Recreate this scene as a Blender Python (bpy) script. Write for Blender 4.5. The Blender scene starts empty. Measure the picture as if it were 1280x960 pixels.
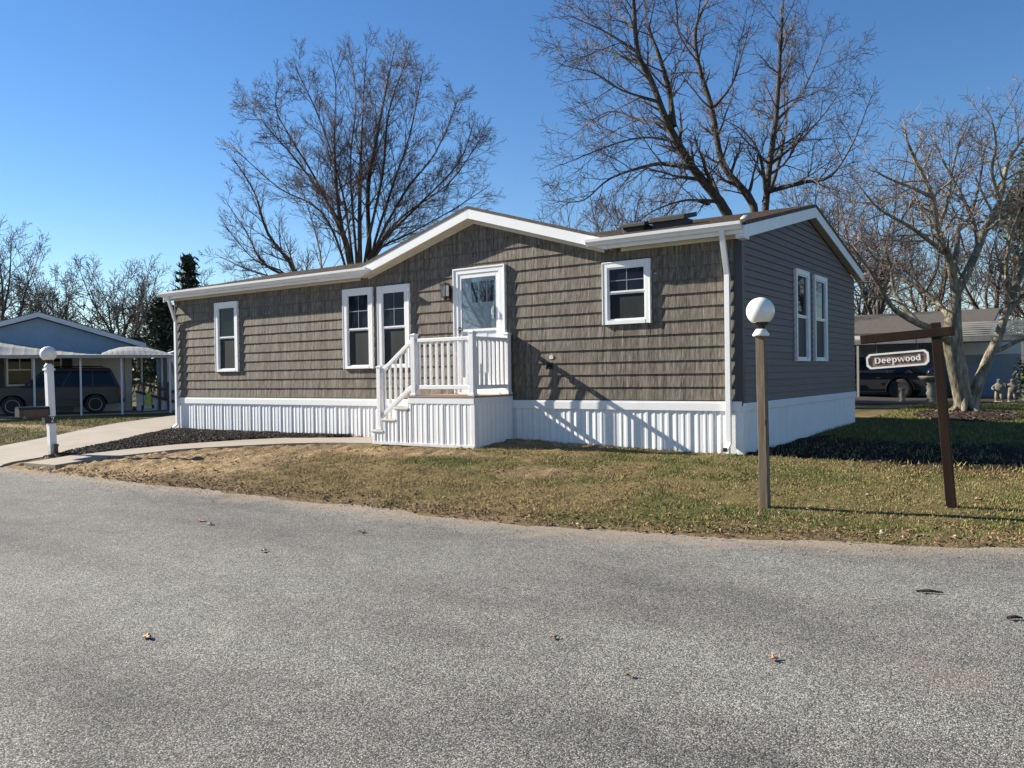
import bpy, bmesh, math, random
import numpy as np
from mathutils import Matrix, Vector, Quaternion

sc = bpy.context.scene
COL = sc.collection
rnd = random.Random(7)
PI = math.pi

# ------------------------------------------------------------------ camera
CAM = np.array([4.2089, -11.8376, 1.2407])
YAW, PITCH, ROLL, FPX = -0.6178, -0.0115, -0.0146, 1016.6
FW = np.array([math.sin(YAW)*math.cos(PITCH), math.cos(YAW)*math.cos(PITCH), math.sin(PITCH)])
_r = np.array([math.cos(YAW), -math.sin(YAW), 0.0]); _u = np.cross(_r, FW)
RT = math.cos(ROLL)*_r + math.sin(ROLL)*_u
UP = -math.sin(ROLL)*_r + math.cos(ROLL)*_u
cd = bpy.data.cameras.new('camera'); cam = bpy.data.objects.new('camera', cd); COL.objects.link(cam)
cam.matrix_world = Matrix(((RT[0], UP[0], -FW[0], CAM[0]), (RT[1], UP[1], -FW[1], CAM[1]),
                           (RT[2], UP[2], -FW[2], CAM[2]), (0, 0, 0, 1)))
cd.sensor_width = 36.0; cd.lens = 36.0*FPX/1280.0
cd.clip_start = 0.1; cd.clip_end = 12000
sc.camera = cam

# ------------------------------------------------------------------ light
SUN_AZ, SUN_EL = math.radians(13.3), math.radians(28.3)
SKY_STRENGTH = 0.062
w = bpy.data.worlds.new('World'); sc.world = w; w.use_nodes = True
nt = w.node_tree
sky = nt.nodes.new('ShaderNodeTexSky'); sky.sky_type = 'NISHITA'; sky.sun_disc = False
sky.sun_elevation = SUN_EL
sky.sun_rotation = math.atan2(-math.cos(SUN_AZ), -math.sin(SUN_AZ))
sky.air_density = 1.0; sky.dust_density = 0.0; sky.ozone_density = 3.0; sky.altitude = 10
bg = nt.nodes['Background']; bg.inputs['Strength'].default_value = SKY_STRENGTH
hs = nt.nodes.new('ShaderNodeHueSaturation'); hs.inputs['Saturation'].default_value = 1.22; hs.inputs['Hue'].default_value = .506
nt.links.new(sky.outputs[0], hs.inputs['Color']); nt.links.new(hs.outputs[0], bg.inputs[0])
sd = bpy.data.lights.new('sun', 'SUN'); sd.energy = 5.0; sd.angle = math.radians(0.5); sd.color = (1.0, 0.92, 0.78)
sun = bpy.data.objects.new('sun', sd); COL.objects.link(sun)
_d = Vector((math.cos(SUN_EL)*math.cos(SUN_AZ), math.cos(SUN_EL)*math.sin(SUN_AZ), -math.sin(SUN_EL)))
sun.rotation_euler = _d.to_track_quat('-Z', 'Y').to_euler()
sun.location = (-30, -12, 30)
sc.view_settings.view_transform = 'Standard'; sc.view_settings.look = 'None'
sc.view_settings.exposure = 1.27; sc.view_settings.gamma = 1.0
sc.cycles.max_bounces = 6

# ------------------------------------------------------------------ helpers
def pt(px, py, D):
    """world point seen at photo pixel (px,py) at D metres from the lens"""
    d = FW + (px-640)/FPX*RT - (py-480)/FPX*UP
    return CAM + d*D

ORG = {}                                                    # world origin of every root / parent
def tag(o, label=None, cat=None, group=None, kind=None):
    if label: o['label'] = label
    if cat: o['category'] = cat
    if group: o['group'] = group
    if kind: o['kind'] = kind
    return o
def thing(name, label, cat, loc=(0, 0, 0), group=None):
    o = bpy.data.objects.new(name, None); o.empty_display_size = .1
    COL.objects.link(o); o.location = loc; ORG[o] = Vector(loc)
    return tag(o, label, cat, group)

class MB:
    """collects shapes and links them as ONE mesh object"""
    def __init__(s, xf=None): s.v = []; s.f = []; s.xf = xf
    def add(s, vs, fs):
        n = len(s.v); s.v += [tuple(map(float, q)) for q in vs]; s.f += [tuple(i+n for i in f) for f in fs]; return s
    def box(s, x0, x1, y0, y1, z0, z1):
        return s.add([(x0,y0,z0),(x1,y0,z0),(x1,y1,z0),(x0,y1,z0),(x0,y0,z1),(x1,y0,z1),(x1,y1,z1),(x0,y1,z1)],
                     [(0,3,2,1),(4,5,6,7),(0,1,5,4),(1,2,6,5),(2,3,7,6),(3,0,4,7)])
    def prism(s, poly, a0, a1, axis):
        """poly of 2-d points extruded along axis: y -> poly is (x,z); x -> poly is (y,z); z -> poly is (x,y)"""
        mk = {'y': lambda q, a: (q[0], a, q[1]), 'x': lambda q, a: (a, q[0], q[1]), 'z': lambda q, a: (q[0], q[1], a)}[axis]
        n = len(poly)
        vs = [mk(q, a0) for q in poly] + [mk(q, a1) for q in poly]
        return s.add(vs, [tuple(range(n))[::-1], tuple(range(n, 2*n))] + [(i, (i+1) % n, n+(i+1) % n, n+i) for i in range(n)])
    def tube(s, pts, rad, n=8, cap=True):
        P = [Vector(q) for q in pts]
        if not hasattr(rad, '__len__'): rad = [rad]*len(P)
        vs = []; prev = None
        for i, q in enumerate(P):
            t = (P[min(i+1, len(P)-1)] - P[max(i-1, 0)]).normalized()
            if prev is None:
                a = Vector((0, 0, 1)) if abs(t.z) < .9 else Vector((1, 0, 0))
                n1 = t.cross(a).normalized()
            else:
                n1 = (prev - t*prev.dot(t)).normalized()
            prev = n1; n2 = t.cross(n1)
            vs += [q + (n1*math.cos(2*PI*k/n) + n2*math.sin(2*PI*k/n))*rad[i] for k in range(n)]
        fs = [(i*n+k, i*n+(k+1) % n, (i+1)*n+(k+1) % n, (i+1)*n+k) for i in range(len(P)-1) for k in range(n)]
        if cap: fs += [tuple(range(n))[::-1], tuple(range((len(P)-1)*n, len(P)*n))]
        return s.add(vs, fs)
    def lathe(s, prof, c=(0, 0, 0), n=24):
        vs = [(c[0]+r*math.cos(2*PI*k/n), c[1]+r*math.sin(2*PI*k/n), c[2]+z) for r, z in prof for k in range(n)]
        m = len(prof)
        fs = [(i*n+k, i*n+(k+1) % n, (i+1)*n+(k+1) % n, (i+1)*n+k) for i in range(m-1) for k in range(n)]
        fs += [tuple(range(n))[::-1], tuple(range((m-1)*n, m*n))]
        return s.add(vs, fs)
    def sphere(s, c, r, n=24, m=14, sc_=(1, 1, 1)):
        prof = [(r*math.sin(PI*i/m), -r*math.cos(PI*i/m)) for i in range(m+1)]
        prof = [(max(a, 1e-4), b) for a, b in prof]
        k0 = len(s.v); s.lathe(prof, (0, 0, 0), n)
        s.v[k0:] = [(c[0]+x*sc_[0], c[1]+y*sc_[1], c[2]+z*sc_[2]) for x, y, z in s.v[k0:]]
        return s
    def build(s, name, mat, parent=None, smooth=False, bevel=0, autosm=None):
        o = Vector((0, 0, 0)); 
        if parent is not None: o = ORG[parent]
        me = bpy.data.meshes.new(name)
        V = s.v if s.xf is None else [s.xf @ Vector(q) for q in s.v]
        me.from_pydata([tuple(Vector(q)-o) for q in V], [], s.f)
        me.materials.append(mat)
        if smooth: me.polygons.foreach_set('use_smooth', [True]*len(me.polygons))
        me.update()
        ob = bpy.data.objects.new(name, me); COL.objects.link(ob)
        if parent is not None: ob.parent = parent
        ORG[ob] = o
        if bevel:
            b = ob.modifiers.new('bevel', 'BEVEL'); b.width = bevel; b.segments = 2; b.limit_method = 'ANGLE'
        return ob

def link_mesh(name, me, parent, loc, rotz=0.0):
    ob = bpy.data.objects.new(name, me); COL.objects.link(ob); ob.parent = parent
    ob.location = Vector(loc) - ORG[parent]; ob.rotation_euler = (0, 0, rotz); ORG[ob] = Vector(loc)
    return ob

def np_mesh(name, V, F, mat, attrs=None, parent=None, smooth=False, colors=None):
    """mesh from numpy arrays, all faces with the same number of corners; attrs are per-face floats, colors per-face rgb"""
    V = np.asarray(V, np.float32); F = np.asarray(F, np.int32)
    if parent is not None: V = V - np.array(ORG[parent], np.float32)
    me = bpy.data.meshes.new(name); k = F.shape[1]
    me.vertices.add(len(V)); me.vertices.foreach_set('co', V.ravel())
    me.loops.add(F.size); me.loops.foreach_set('vertex_index', F.ravel())
    me.polygons.add(len(F)); me.polygons.foreach_set('loop_start', np.arange(0, F.size, k, dtype=np.int32))
    me.polygons.foreach_set('use_smooth', np.full(len(F), smooth))
    me.update(calc_edges=True)
    for n_, a in (attrs or {}).items():
        dom = 'FACE' if len(a) == len(F) else 'POINT'
        at_ = me.attributes.new(n_, 'FLOAT', dom); at_.data.foreach_set('value', np.asarray(a, np.float32))
    if colors is not None:
        dom = 'FACE' if len(colors) == len(F) else 'POINT'
        at_ = me.attributes.new('tint', 'FLOAT_COLOR', dom)
        c4 = np.ones((len(colors), 4), np.float32); c4[:, :3] = colors; at_.data.foreach_set('color', c4.ravel())
    me.materials.append(mat)
    ob = bpy.data.objects.new(name, me); COL.objects.link(ob)
    if parent is not None: ob.parent = parent
    ORG[ob] = ORG.get(parent, Vector((0, 0, 0))) if parent is not None else Vector((0, 0, 0))
    return ob

# ------------------------------------------------------------------ noise in numpy
_tab = np.random.RandomState(3).rand(256, 256)
def vnoise(x, y, s):
    x = np.asarray(x, float)*s; y = np.asarray(y, float)*s
    i = np.floor(x).astype(int); j = np.floor(y).astype(int); fx = x-i; fy = y-j
    fx = fx*fx*(3-2*fx); fy = fy*fy*(3-2*fy)
    g = lambda a, b: _tab[a % 256, b % 256]
    return (g(i, j)*(1-fx)+g(i+1, j)*fx)*(1-fy)+(g(i, j+1)*(1-fx)+g(i+1, j+1)*fx)*fy
def fbm(x, y, s, o=4):
    return sum(vnoise(x+17.3*k, y-9.1*k, s*2**k)*.5**k for k in range(o))/sum(.5**k for k in range(o))
def sstep(a, b, x):
    t = np.clip((np.asarray(x, float)-a)/(b-a), 0, 1); return t*t*(3-2*t)

# ------------------------------------------------------------------ materials
class N:
    def __init__(s, name):
        s.m = bpy.data.materials.new(name); s.m.use_nodes = True; s.t = s.m.node_tree
        s.b = s.t.nodes['Principled BSDF']; s.l = s.t.links
    def n(s, typ, **kw):
        nd = s.t.nodes.new('ShaderNode'+typ)
        for k, v in kw.items(): setattr(nd, k, v)
        return nd
    def pos(s, scale=(1, 1, 1), obj=False):
        if obj: src = s.n('TexCoord').outputs['Object']
        else: src = s.n('NewGeometry').outputs['Position']
        mp = s.n('Mapping'); s.l.new(src, mp.inputs[0]); mp.inputs['Scale'].default_value = scale
        return mp.outputs[0]
    def noise(s, vec, scale, detail=4, rough=.55):
        nd = s.n('TexNoise'); s.l.new(vec, nd.inputs['Vector']); nd.inputs['Scale'].default_value = scale
        nd.inputs['Detail'].default_value = detail; nd.inputs['Roughness'].default_value = rough
        return nd.outputs['Fac']
    def ramp(s, fac, stops):
        nd = s.n('ValToRGB'); s.l.new(fac, nd.inputs[0]); el = nd.color_ramp.elements
        while len(el) < len(stops): el.new(.5)
        for e, (p_, c) in zip(el, stops): e.position = p_; e.color = (*c, 1)
        return nd.outputs[0]
    def mix(s, fac, a, b, mode='MIX'):
        nd = s.n('Mix', data_type='RGBA', blend_type=mode); 
        for inp, v in ((nd.inputs[0], fac), (nd.inputs[6], a), (nd.inputs[7], b)):
            if hasattr(v, 'is_linked') or hasattr(v, 'links'): s.l.new(v, inp)
            elif isinstance(v, (int, float)): inp.default_value = v
            else: inp.default_value = (*v, 1)
        return nd.outputs[2]
    def math(s, op, a, b=0.0, clamp=False):
        nd = s.n('Math', operation=op, use_clamp=clamp)
        for inp, v in ((nd.inputs[0], a), (nd.inputs[1], b)):
            if isinstance(v, (int, float)): inp.default_value = v
            else: s.l.new(v, inp)
        return nd.outputs[0]
    def bump(s, h, strength=.5, dist=.01):
        nd = s.n('Bump'); s.l.new(h, nd.inputs['Height']); nd.inputs['Strength'].default_value = strength
        nd.inputs['Distance'].default_value = dist; s.l.new(nd.outputs[0], s.b.inputs['Normal'])
    def out(s, col=None, rough=.6, metal=0, spec=.5):
        if col is not None:
            if isinstance(col, tuple): s.b.inputs['Base Color'].default_value = (*col, 1)
            else: s.l.new(col, s.b.inputs['Base Color'])
        if isinstance(rough, (int, float)): s.b.inputs['Roughness'].default_value = rough
        else: s.l.new(rough, s.b.inputs['Roughness'])
        s.b.inputs['Metallic'].default_value = metal; s.b.inputs['Specular IOR Level'].default_value = spec
        return s.m

def plain(name, c, rough=.5, var=.12, scale=3.0, bump=0.0, bscale=60, stretch=(1, 1, 1), metal=0, spec=.5, dirt=None):
    k = N(name); v = k.pos(stretch); f = k.noise(v, scale, 5)
    lo = tuple(x*(1-var) for x in c); hi = tuple(min(x*(1+var), .9) for x in c)
    col = k.ramp(f, [(.3, lo), (.7, hi)])
    if dirt:
        g = k.noise(k.pos((1, 1, .35)), 5.0, 6, .7)
        col = k.mix(k.ramp(g, [(.55, (0, 0, 0)), (.8, (dirt[3],)*3)]), col, dirt[:3])
    if bump: k.bump(k.noise(v, bscale, 3), bump, .004)
    return k.out(col, rough, metal, spec)

M = {}
# cedar-look shakes: grain runs up the wall, every shake its own shade
def shake_mat():
    k = N('shake'); v = k.pos((1, 1, .055)); g = k.noise(v, 44, 5, .75); g2 = k.noise(k.pos((1, 1, .02)), 17, 3)
    oi = k.n('ObjectInfo').outputs['Random']; at_ = k.n('Attribute', attribute_name='shade').outputs['Fac']
    r = k.math('FRACT', k.math('ADD', oi, at_))
    base = k.ramp(g, [(.34, (.030, .026, .022)), (.45, (.115, .102, .088)), (.55, (.20, .178, .15)), (.67, (.40, .365, .305))])
    base = k.mix(.40, base, k.ramp(g2, [(.38, (.07, .062, .053)), (.62, (.255, .229, .194))]))
    t = k.ramp(r, [(0, (.80, .775, .755)), (1, (1.02, .975, .93))])
    k.bump(g, .8, .010)
    return k.out(k.mix(1.0, base, t, 'MULTIPLY'), .75, 0, .25)
M['shake'] = shake_mat()
def clap_mat():
    k = N('lap_siding'); v = k.pos((1, .06, 1)); g = k.noise(v, 60, 4)
    oi = k.n('ObjectInfo').outputs['Random']
    base = k.ramp(g, [(.3, (.112, .082, .073)), (.7, (.138, .103, .093))])
    base = k.mix(1.0, base, k.ramp(oi, [(0, (.94, .94, .94)), (1, (1.05, 1.05, 1.05))]), 'MULTIPLY')
    k.bump(g, .15, .003)
    return k.out(base, .55, 0, .35)
M['clap'] = clap_mat()
M['trim'] = plain('white_trim', (.78, .785, .79), .38, .03, 2.5, dirt=(.45, .43, .38, .25))
def vinyl_mat():
    k = N('white_vinyl'); f = k.noise(k.pos(), 3, 4); c = k.ramp(f, [(.3, (.72, .725, .74)), (.7, (.76, .765, .78))])
    g = k.noise(k.pos((1, 1, .3)), 4.5, 6, .72); c = k.mix(k.ramp(g, [(.56, (0, 0, 0)), (.8, (.32,)*3)]), c, (.46, .41, .33))
    z = k.n('SeparateXYZ'); k.l.new(k.n('NewGeometry').outputs['Position'], z.inputs[0])
    sp = k.noise(k.pos((1, 1, 1.6)), 9, 6, .75)
    m = k.math('SUBTRACT', sp, k.math('MULTIPLY', z.outputs[2], 1.5))
    c = k.mix(k.ramp(m, [(.42, (0, 0, 0)), (.68, (.55,)*3)]), c, (.34, .26, .17))
    k.bump(k.noise(k.pos((1, 1, .12)), 18, 2), .06, .004); return k.out(c, .42)
M['vinyl'] = vinyl_mat()
M['cream'] = plain('cream_trim', (.62, .58, .50), .5, .05)
M['corner'] = plain('dark_corner', (.05, .043, .04), .5, .08)
M['sheath'] = plain('sheathing', (.09, .08, .07), .8)
M['roof'] = plain('roof_asphalt', (.085, .062, .048), .9, .45, 22, bump=.6, bscale=140)
M['black'] = plain('black_metal', (.015, .015, .016), .4, .2, metal=0)
M['darkbox'] = plain('dark_plastic', (.03, .026, .024), .6, .3)
M['deck'] = plain('deck_board', (.30, .20, .14), .7, .25, 12, bump=.3, stretch=(.2, 1, 1))
M['deckedge'] = plain('deck_edge', (.10, .06, .045), .7, .2, 12)
M['chrome'] = plain('chrome', (.75, .75, .76), .15, .02, metal=1)
M['door'] = plain('door_paint', (.62, .67, .72), .42, .05, 2)
M['lamp_glass'] = plain('frosted_glass', (.80, .76, .66), .35, .05)
M['globe'] = plain('globe_plastic', (.80, .78, .72), .28, .05, 5, dirt=(.42, .40, .36, .45))
M['brown'] = plain('brown_paint', (.027, .016, .0105), .7, .25, 14, bump=.25, bscale=40, stretch=(1, 1, .15), spec=.12)
M['signwood'] = plain('sign_wood', (.19, .115, .09), .6, .6, 60, bump=.4, stretch=(.12, 1, 1))
M['signwhite'] = plain('sign_white', (.80, .78, .72), .5, .04, dirt=(.35, .28, .2, .4))
M['stone'] = plain('cast_stone', (.20, .185, .15), .85, .35, 14, bump=.5, dirt=(.1, .1, .07, .6))
M['rubber'] = plain('tyre', (.018, .018, .019), .8, .2)
M['rim'] = plain('rim', (.42, .42, .43), .35, .08, metal=.2)
M['carglass'] = plain('car_glass', (.010, .013, .017), .08, .1, spec=.3)
M['red'] = plain('tail_red', (.35, .015, .015), .2, .1)
M['lampclear'] = plain('lamp_clear', (.6, .62, .64), .15, .05)
M['alu'] = plain('old_aluminium', (.34, .335, .30), .5, .12, 1.6, stretch=(1, 1, 1), dirt=(.28, .27, .22, .55))
M['bluewall'] = plain('blue_siding', (.25, .35, .46), .6, .08, 2)
M['nwhite'] = plain('neighbour_white', (.60, .63, .66), .55, .06, 1.5)
M['rwall'] = plain('pale_grey_siding', (.36, .38, .41), .55, .08, 1.5)
M['shutter'] = plain('shutter', (.02, .026, .035), .5, .15)
M['nroof'] = plain('neighbour_roof', (.07, .058, .048), .9, .3, 10)
M['nroofgrey'] = plain('neighbour_roof_grey', (.16, .16, .165), .9, .25, 10)
M['concrete'] = plain('concrete', (.27, .235, .19), .85, .12, 1.2, bump=.3, bscale=90, dirt=(.25, .21, .16, .5))
M['lime'] = plain('lime_plastic', (.36, .42, .06), .5, .15)
M['leafdry'] = plain('dry_leaf', (.30, .16, .08), .7, .4, 30)
M['twig'] = plain('twig', (.03, .022, .018), .8, .3)
M['bulbdark'] = plain('gazing_glass', (.01, .012, .02), .08, .1, spec=.8)
def wood_post():
    k = N('weathered_post'); v = k.pos((1, 1, .05)); g = k.noise(v, 55, 5, .7)
    c = k.ramp(g, [(.28, (.07, .05, .034)), (.5, (.145, .112, .08)), (.74, (.23, .188, .14))])
    vo = k.n('TexVoronoi'); k.l.new(k.pos((1, 1, .45)), vo.inputs['Vector']); vo.inputs['Scale'].default_value = 7.5
    c = k.mix(k.ramp(vo.outputs['Distance'], [(.10, (1, 1, 1)), (.17, (0, 0, 0))]), c, (.06, .035, .02))
    k.bump(g, .5, .004); return k.out(c, .8, 0, .25)
M['post'] = wood_post()
def glass_mat(name, c, rough=.03, wav=.02, spec=.16, ns=1.6):
    k = N(name); f = k.noise(k.pos(), ns, 3); k.bump(f, wav, .05); k.b.inputs['IOR'].default_value = 1.5
    g = k.noise(k.pos((1, 1, .3)), 2.2, 3)
    return k.out(k.ramp(g, [(.35, tuple(x*.6 for x in c)), (.7, tuple(x*1.35 for x in c))]), rough, 0, spec)
M['glass'] = glass_mat('window_glass', (.010, .015, .026))
M['screen'] = glass_mat('screened_glass', (.020, .025, .029), .5)
M['doorlite'] = glass_mat('door_lite', (.012, .017, .026), .03, .5, .6, 9)
def clear_glass():
    k = N('storm_glass'); tr = k.n('BsdfTransparent'); gl = k.n('BsdfGlossy'); gl.inputs['Roughness'].default_value = .02
    fr = k.n('Fresnel'); fr.inputs[0].default_value = 1.5; ms = k.n('MixShader')
    k.l.new(fr.outputs[0], ms.inputs[0]); k.l.new(tr.outputs[0], ms.inputs[1]); k.l.new(gl.outputs[0], ms.inputs[2])
    k.l.new(ms.outputs[0], k.t.nodes['Material Output'].inputs['Surface']); return k.m
M['storm'] = clear_glass()
def car_paint(name, c):
    k = N(name); f = k.noise(k.pos(), 2, 3); k.b.inputs['Coat Weight'].default_value = .12; k.b.inputs['Coat Roughness'].default_value = .1
    return k.out(k.ramp(f, [(.3, tuple(x*.85 for x in c)), (.7, c)]), .45, 0)
M['suvpaint'] = car_paint('slate_car_paint', (.028, .028, .036))
M['blackpaint'] = car_paint('black_car_paint', (.012, .013, .016))
def bark(name, a, b, c, sc_=9):
    k = N(name); g = k.noise(k.pos((1, 1, .3)), sc_, 6, .65); g2 = k.noise(k.pos(), 1.3, 3)
    col = k.ramp(g, [(.3, a), (.52, b), (.75, c)])
    col = k.mix(k.ramp(g2, [(.45, (0, 0, 0)), (.62, (.35,)*3)]), col, (.09, .10, .06))
    g3 = k.noise(k.pos((1, 1, .18)), sc_*3.2, 5, .7); col = k.mix(1.0, col, k.ramp(g3, [(.35, (.55, .53, .5)), (.62, (1.12, 1.12, 1.1))]), 'MULTIPLY')
    k.bump(k.math('ADD', g, g3), 1.0, .04); return k.out(col, .9, 0, .15)
M['bark'] = bark('dark_bark', (.045, .036, .03), (.095, .077, .063), (.17, .145, .12))
M['barkpale'] = bark('pale_bark', (.13, .105, .08), (.34, .295, .225), (.58, .52, .41), 7)
M['twigs'] = plain('twig_bark', (.13, .10, .085), .85, .35, 2.0, spec=.15)
M['twigsred'] = plain('reddish_twig_bark', (.135, .10, .088), .85, .35, 2.0, spec=.15)
M['twigspale'] = plain('pale_twig_bark', (.25, .195, .16), .85, .3, 2.0, spec=.15)
M['twigsgrey'] = plain('grey_twig_bark', (.125, .107, .098), .85, .3, 1.0, spec=.15)
M['bud'] = plain('bud', (.10, .05, .045), .8, .4, 5)
def tinted(name, rough=.8, tr=0.0):
    k = N(name); a = k.n('Attribute', attribute_name='tint').outputs['Color']
    return k.out(a, rough, 0, .2)
M['grass'] = tinted('grass_blades'); M['needles'] = tinted('needles', .7); M['chips'] = tinted('wood_chips', .9)
def ground_mat():
    k = N('ground'); a = k.n('Attribute', attribute_name='tint').outputs['Color']
    f = k.noise(k.pos(), 38, 6, .7); f2 = k.noise(k.pos(), 7, 5, .65)
    c = k.mix(1.0, a, k.ramp(f, [(.3, (.45, .44, .42)), (.5, (.95, .94, .92)), (.72, (1.45, 1.42, 1.35))]), 'MULTIPLY')
    c = k.mix(1.0, c, k.ramp(f2, [(.3, (.7, .7, .7)), (.7, (1.2, 1.18, 1.12))]), 'MULTIPLY')
    k.bump(k.math('ADD', f, f2), .9, .03); return k.out(c, .95, 0, .1)
M['ground'] = ground_mat()
def road_mat():
    k = N('asphalt'); P = k.pos()
    def cells(sc_):
        v = k.n('TexVoronoi'); k.l.new(P, v.inputs['Vector']); v.inputs['Scale'].default_value = sc_
        q = k.n('SeparateColor'); k.l.new(v.outputs['Color'], q.inputs[0]); return v.outputs['Distance'], q.outputs
    d1, q1 = cells(135); d2, q2 = cells(240); d3, q3 = cells(88)
    stone = k.ramp(q1[0], [(.0, (.03, .03, .029)), (.25, (.11, .108, .105)), (.55, (.29, .285, .275)), (.85, (.55, .54, .52)), (1, (.80, .78, .75))])
    fine = k.ramp(q2[1], [(0, (.09, .088, .086)), (.6, (.30, .295, .285)), (1, (.50, .49, .47))])
    c = k.mix(.28, stone, fine)
    big_st = k.ramp(q3[2], [(.80, (0, 0, 0)), (.86, (.55,)*3)])
    c = k.mix(big_st, c, k.ramp(q3[0], [(0, (.07, .068, .066)), (1, (.55, .53, .5))]))
    c = k.mix(1.0, c, k.ramp(d1, [(.3, (1.06, 1.06, 1.06)), (.7, (.42, .42, .42))]), 'MULTIPLY')
    big = k.noise(k.pos((.35, 1, 1)), .75, 5, .6)
    c = k.mix(1.0, c, k.ramp(big, [(.32, (.62, .62, .635)), (.5, (.98, .98, .975)), (.68, (1.2, 1.23, 1.19))]), 'MULTIPLY')
    med = k.noise(P, 5, 5, .7)
    c = k.mix(1.0, c, k.ramp(med, [(.3, (.84, .84, .84)), (.7, (1.16, 1.15, 1.14))]), 'MULTIPLY')
    rust = k.noise(k.pos((1, 1, 1)), 1.15, 2)
    c = k.mix(1.0, c, (.76, .75, .725), 'MULTIPLY')
    c = k.mix(k.ramp(rust, [(.70, (0, 0, 0)), (.82, (.16,)*3)]), c, (.34, .22, .15))
    ed = k.n('Attribute', attribute_name='edge').outputs['Fac']
    n1 = k.noise(P, 2.2, 6, .75); n2 = k.noise(P, 70, 4, .8)
    e2 = k.math('ADD', ed, k.math('MULTIPLY', k.math('SUBTRACT', n1, .5), 1.3))
    e2 = k.math('ADD', e2, k.math('MULTIPLY', k.math('SUBTRACT', n2, .5), .9))
    sand = k.ramp(n2, [(.35, (.15, .115, .085)), (.5, (.30, .245, .185)), (.7, (.46, .39, .305))])
    c = k.mix(k.ramp(e2, [(.42, (0, 0, 0)), (.95, (.85,)*3)]), c, sand)
    hgt = k.math('SUBTRACT', k.math('MULTIPLY', q1[0], .8), d1)
    k.bump(hgt, .55, .006); return k.out(c, .85, 0, .25)
M['road'] = road_mat()

# ================================================================== GROUND
EX = [-60,-13,-8.7,-3.6,-0.7,.65,1.8,2.7,3.7,6,12,40]; EY = [-5.4,-5.17,-5.16,-5.02,-5.0,-4.73,-4.4,-4.1,-3.61,-2.6,-1,4]
BX = [-60,-30,-14.6,-8.8,-6.5,-4.1,-2.5,-.9,0,3,8,60]; BZ = [-.12,-.12,-.05,-.02,.03,.10,.05,0,0,-.07,-.1,-.1]
ROADZ = -.30
def edge(x): return np.interp(x, EX, EY)
def h(x, y):
    x = np.asarray(x, float); y = np.asarray(y, float)
    e0 = edge(x); e = np.minimum(e0, -1.0); b = np.interp(x, BX, BZ)
    t = np.clip((y-e)/(0-e), 0, 1); s = t*t*(3-2*t)*.5+.5*t
    z = -.285+(b+.285)*s
    wob = (fbm(x, y*.6, 1.7, 4)-.5)*.42
    ee = e0+wob
    z = np.where(y < ee, np.minimum(z, -.285)-np.clip((ee-y)/.2, 0, 1)*.09, z)
    return z+np.clip(y, 0, 22)*.012*np.clip((x+17)/3, 0, 1)
def hz(x, y): return float(h(x, y))

def inside(px_, py_, poly):
    poly = np.array(poly); c = np.zeros(len(px_), bool); j = len(poly)-1
    for i in range(len(poly)):
        xi, yi = poly[i]; xj, yj = poly[j]
        c ^= ((yi > py_) != (yj > py_)) & (px_ < (xj-xi)*(py_-yi)/(yj-yi+1e-12)+xi); j = i
    return c
WALK = [(-11.65, -5.0), (-11.95, -3.8), (-11.67, -3.0), (-11.1, -2.1), (-10.3, -1.2), (-9.6, -.7), (-8.7, -.45), (-6.6, -.05),
        (-6.5, -1.1), (-7.3, -1.15), (-8.0, -1.25), (-8.8, -1.5), (-9.46, -1.95), (-10.2, -2.5), (-10.5, -3.1), (-10.85, -3.8), (-10.6, -4.9)]
DRIVE = [(-11.7, -5.4), (-12.5, -4.1), (-13.6, -2.0), (-14.9, -.2), (-15.6, 2), (-20, 14), (-28, 16), (-22.9, 5), (-18.1, -.4), (-15.85, -3.6), (-14.2, -5.5)]
BED = [(-12.3, -4.3), (-12.95, -3.15), (-13.5, -2.0), (-14.75, -.1), (-14.5, .05), (-8.2, .02), (-8.9, -.45), (-9.7, -.7), (-10.35, -1.2), (-11.2, -2.1), (-11.7, -3.0), (-11.95, -3.9)]
SAND = np.array((.37, .275, .165)); STRAW = np.array((.335, .255, .125)); GREEN = np.array((.105, .137, .04))
DIRT = np.array((.17, .12, .08)); SOIL_SHADE = np.array((.030, .020, .015)); REDSOIL = np.array((.12, .062, .042))  # the near-black soil tone includes the darkness of the house's shade
def lerp(a, b, t): return a*(1-t[..., None])+b*t[..., None]
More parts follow.
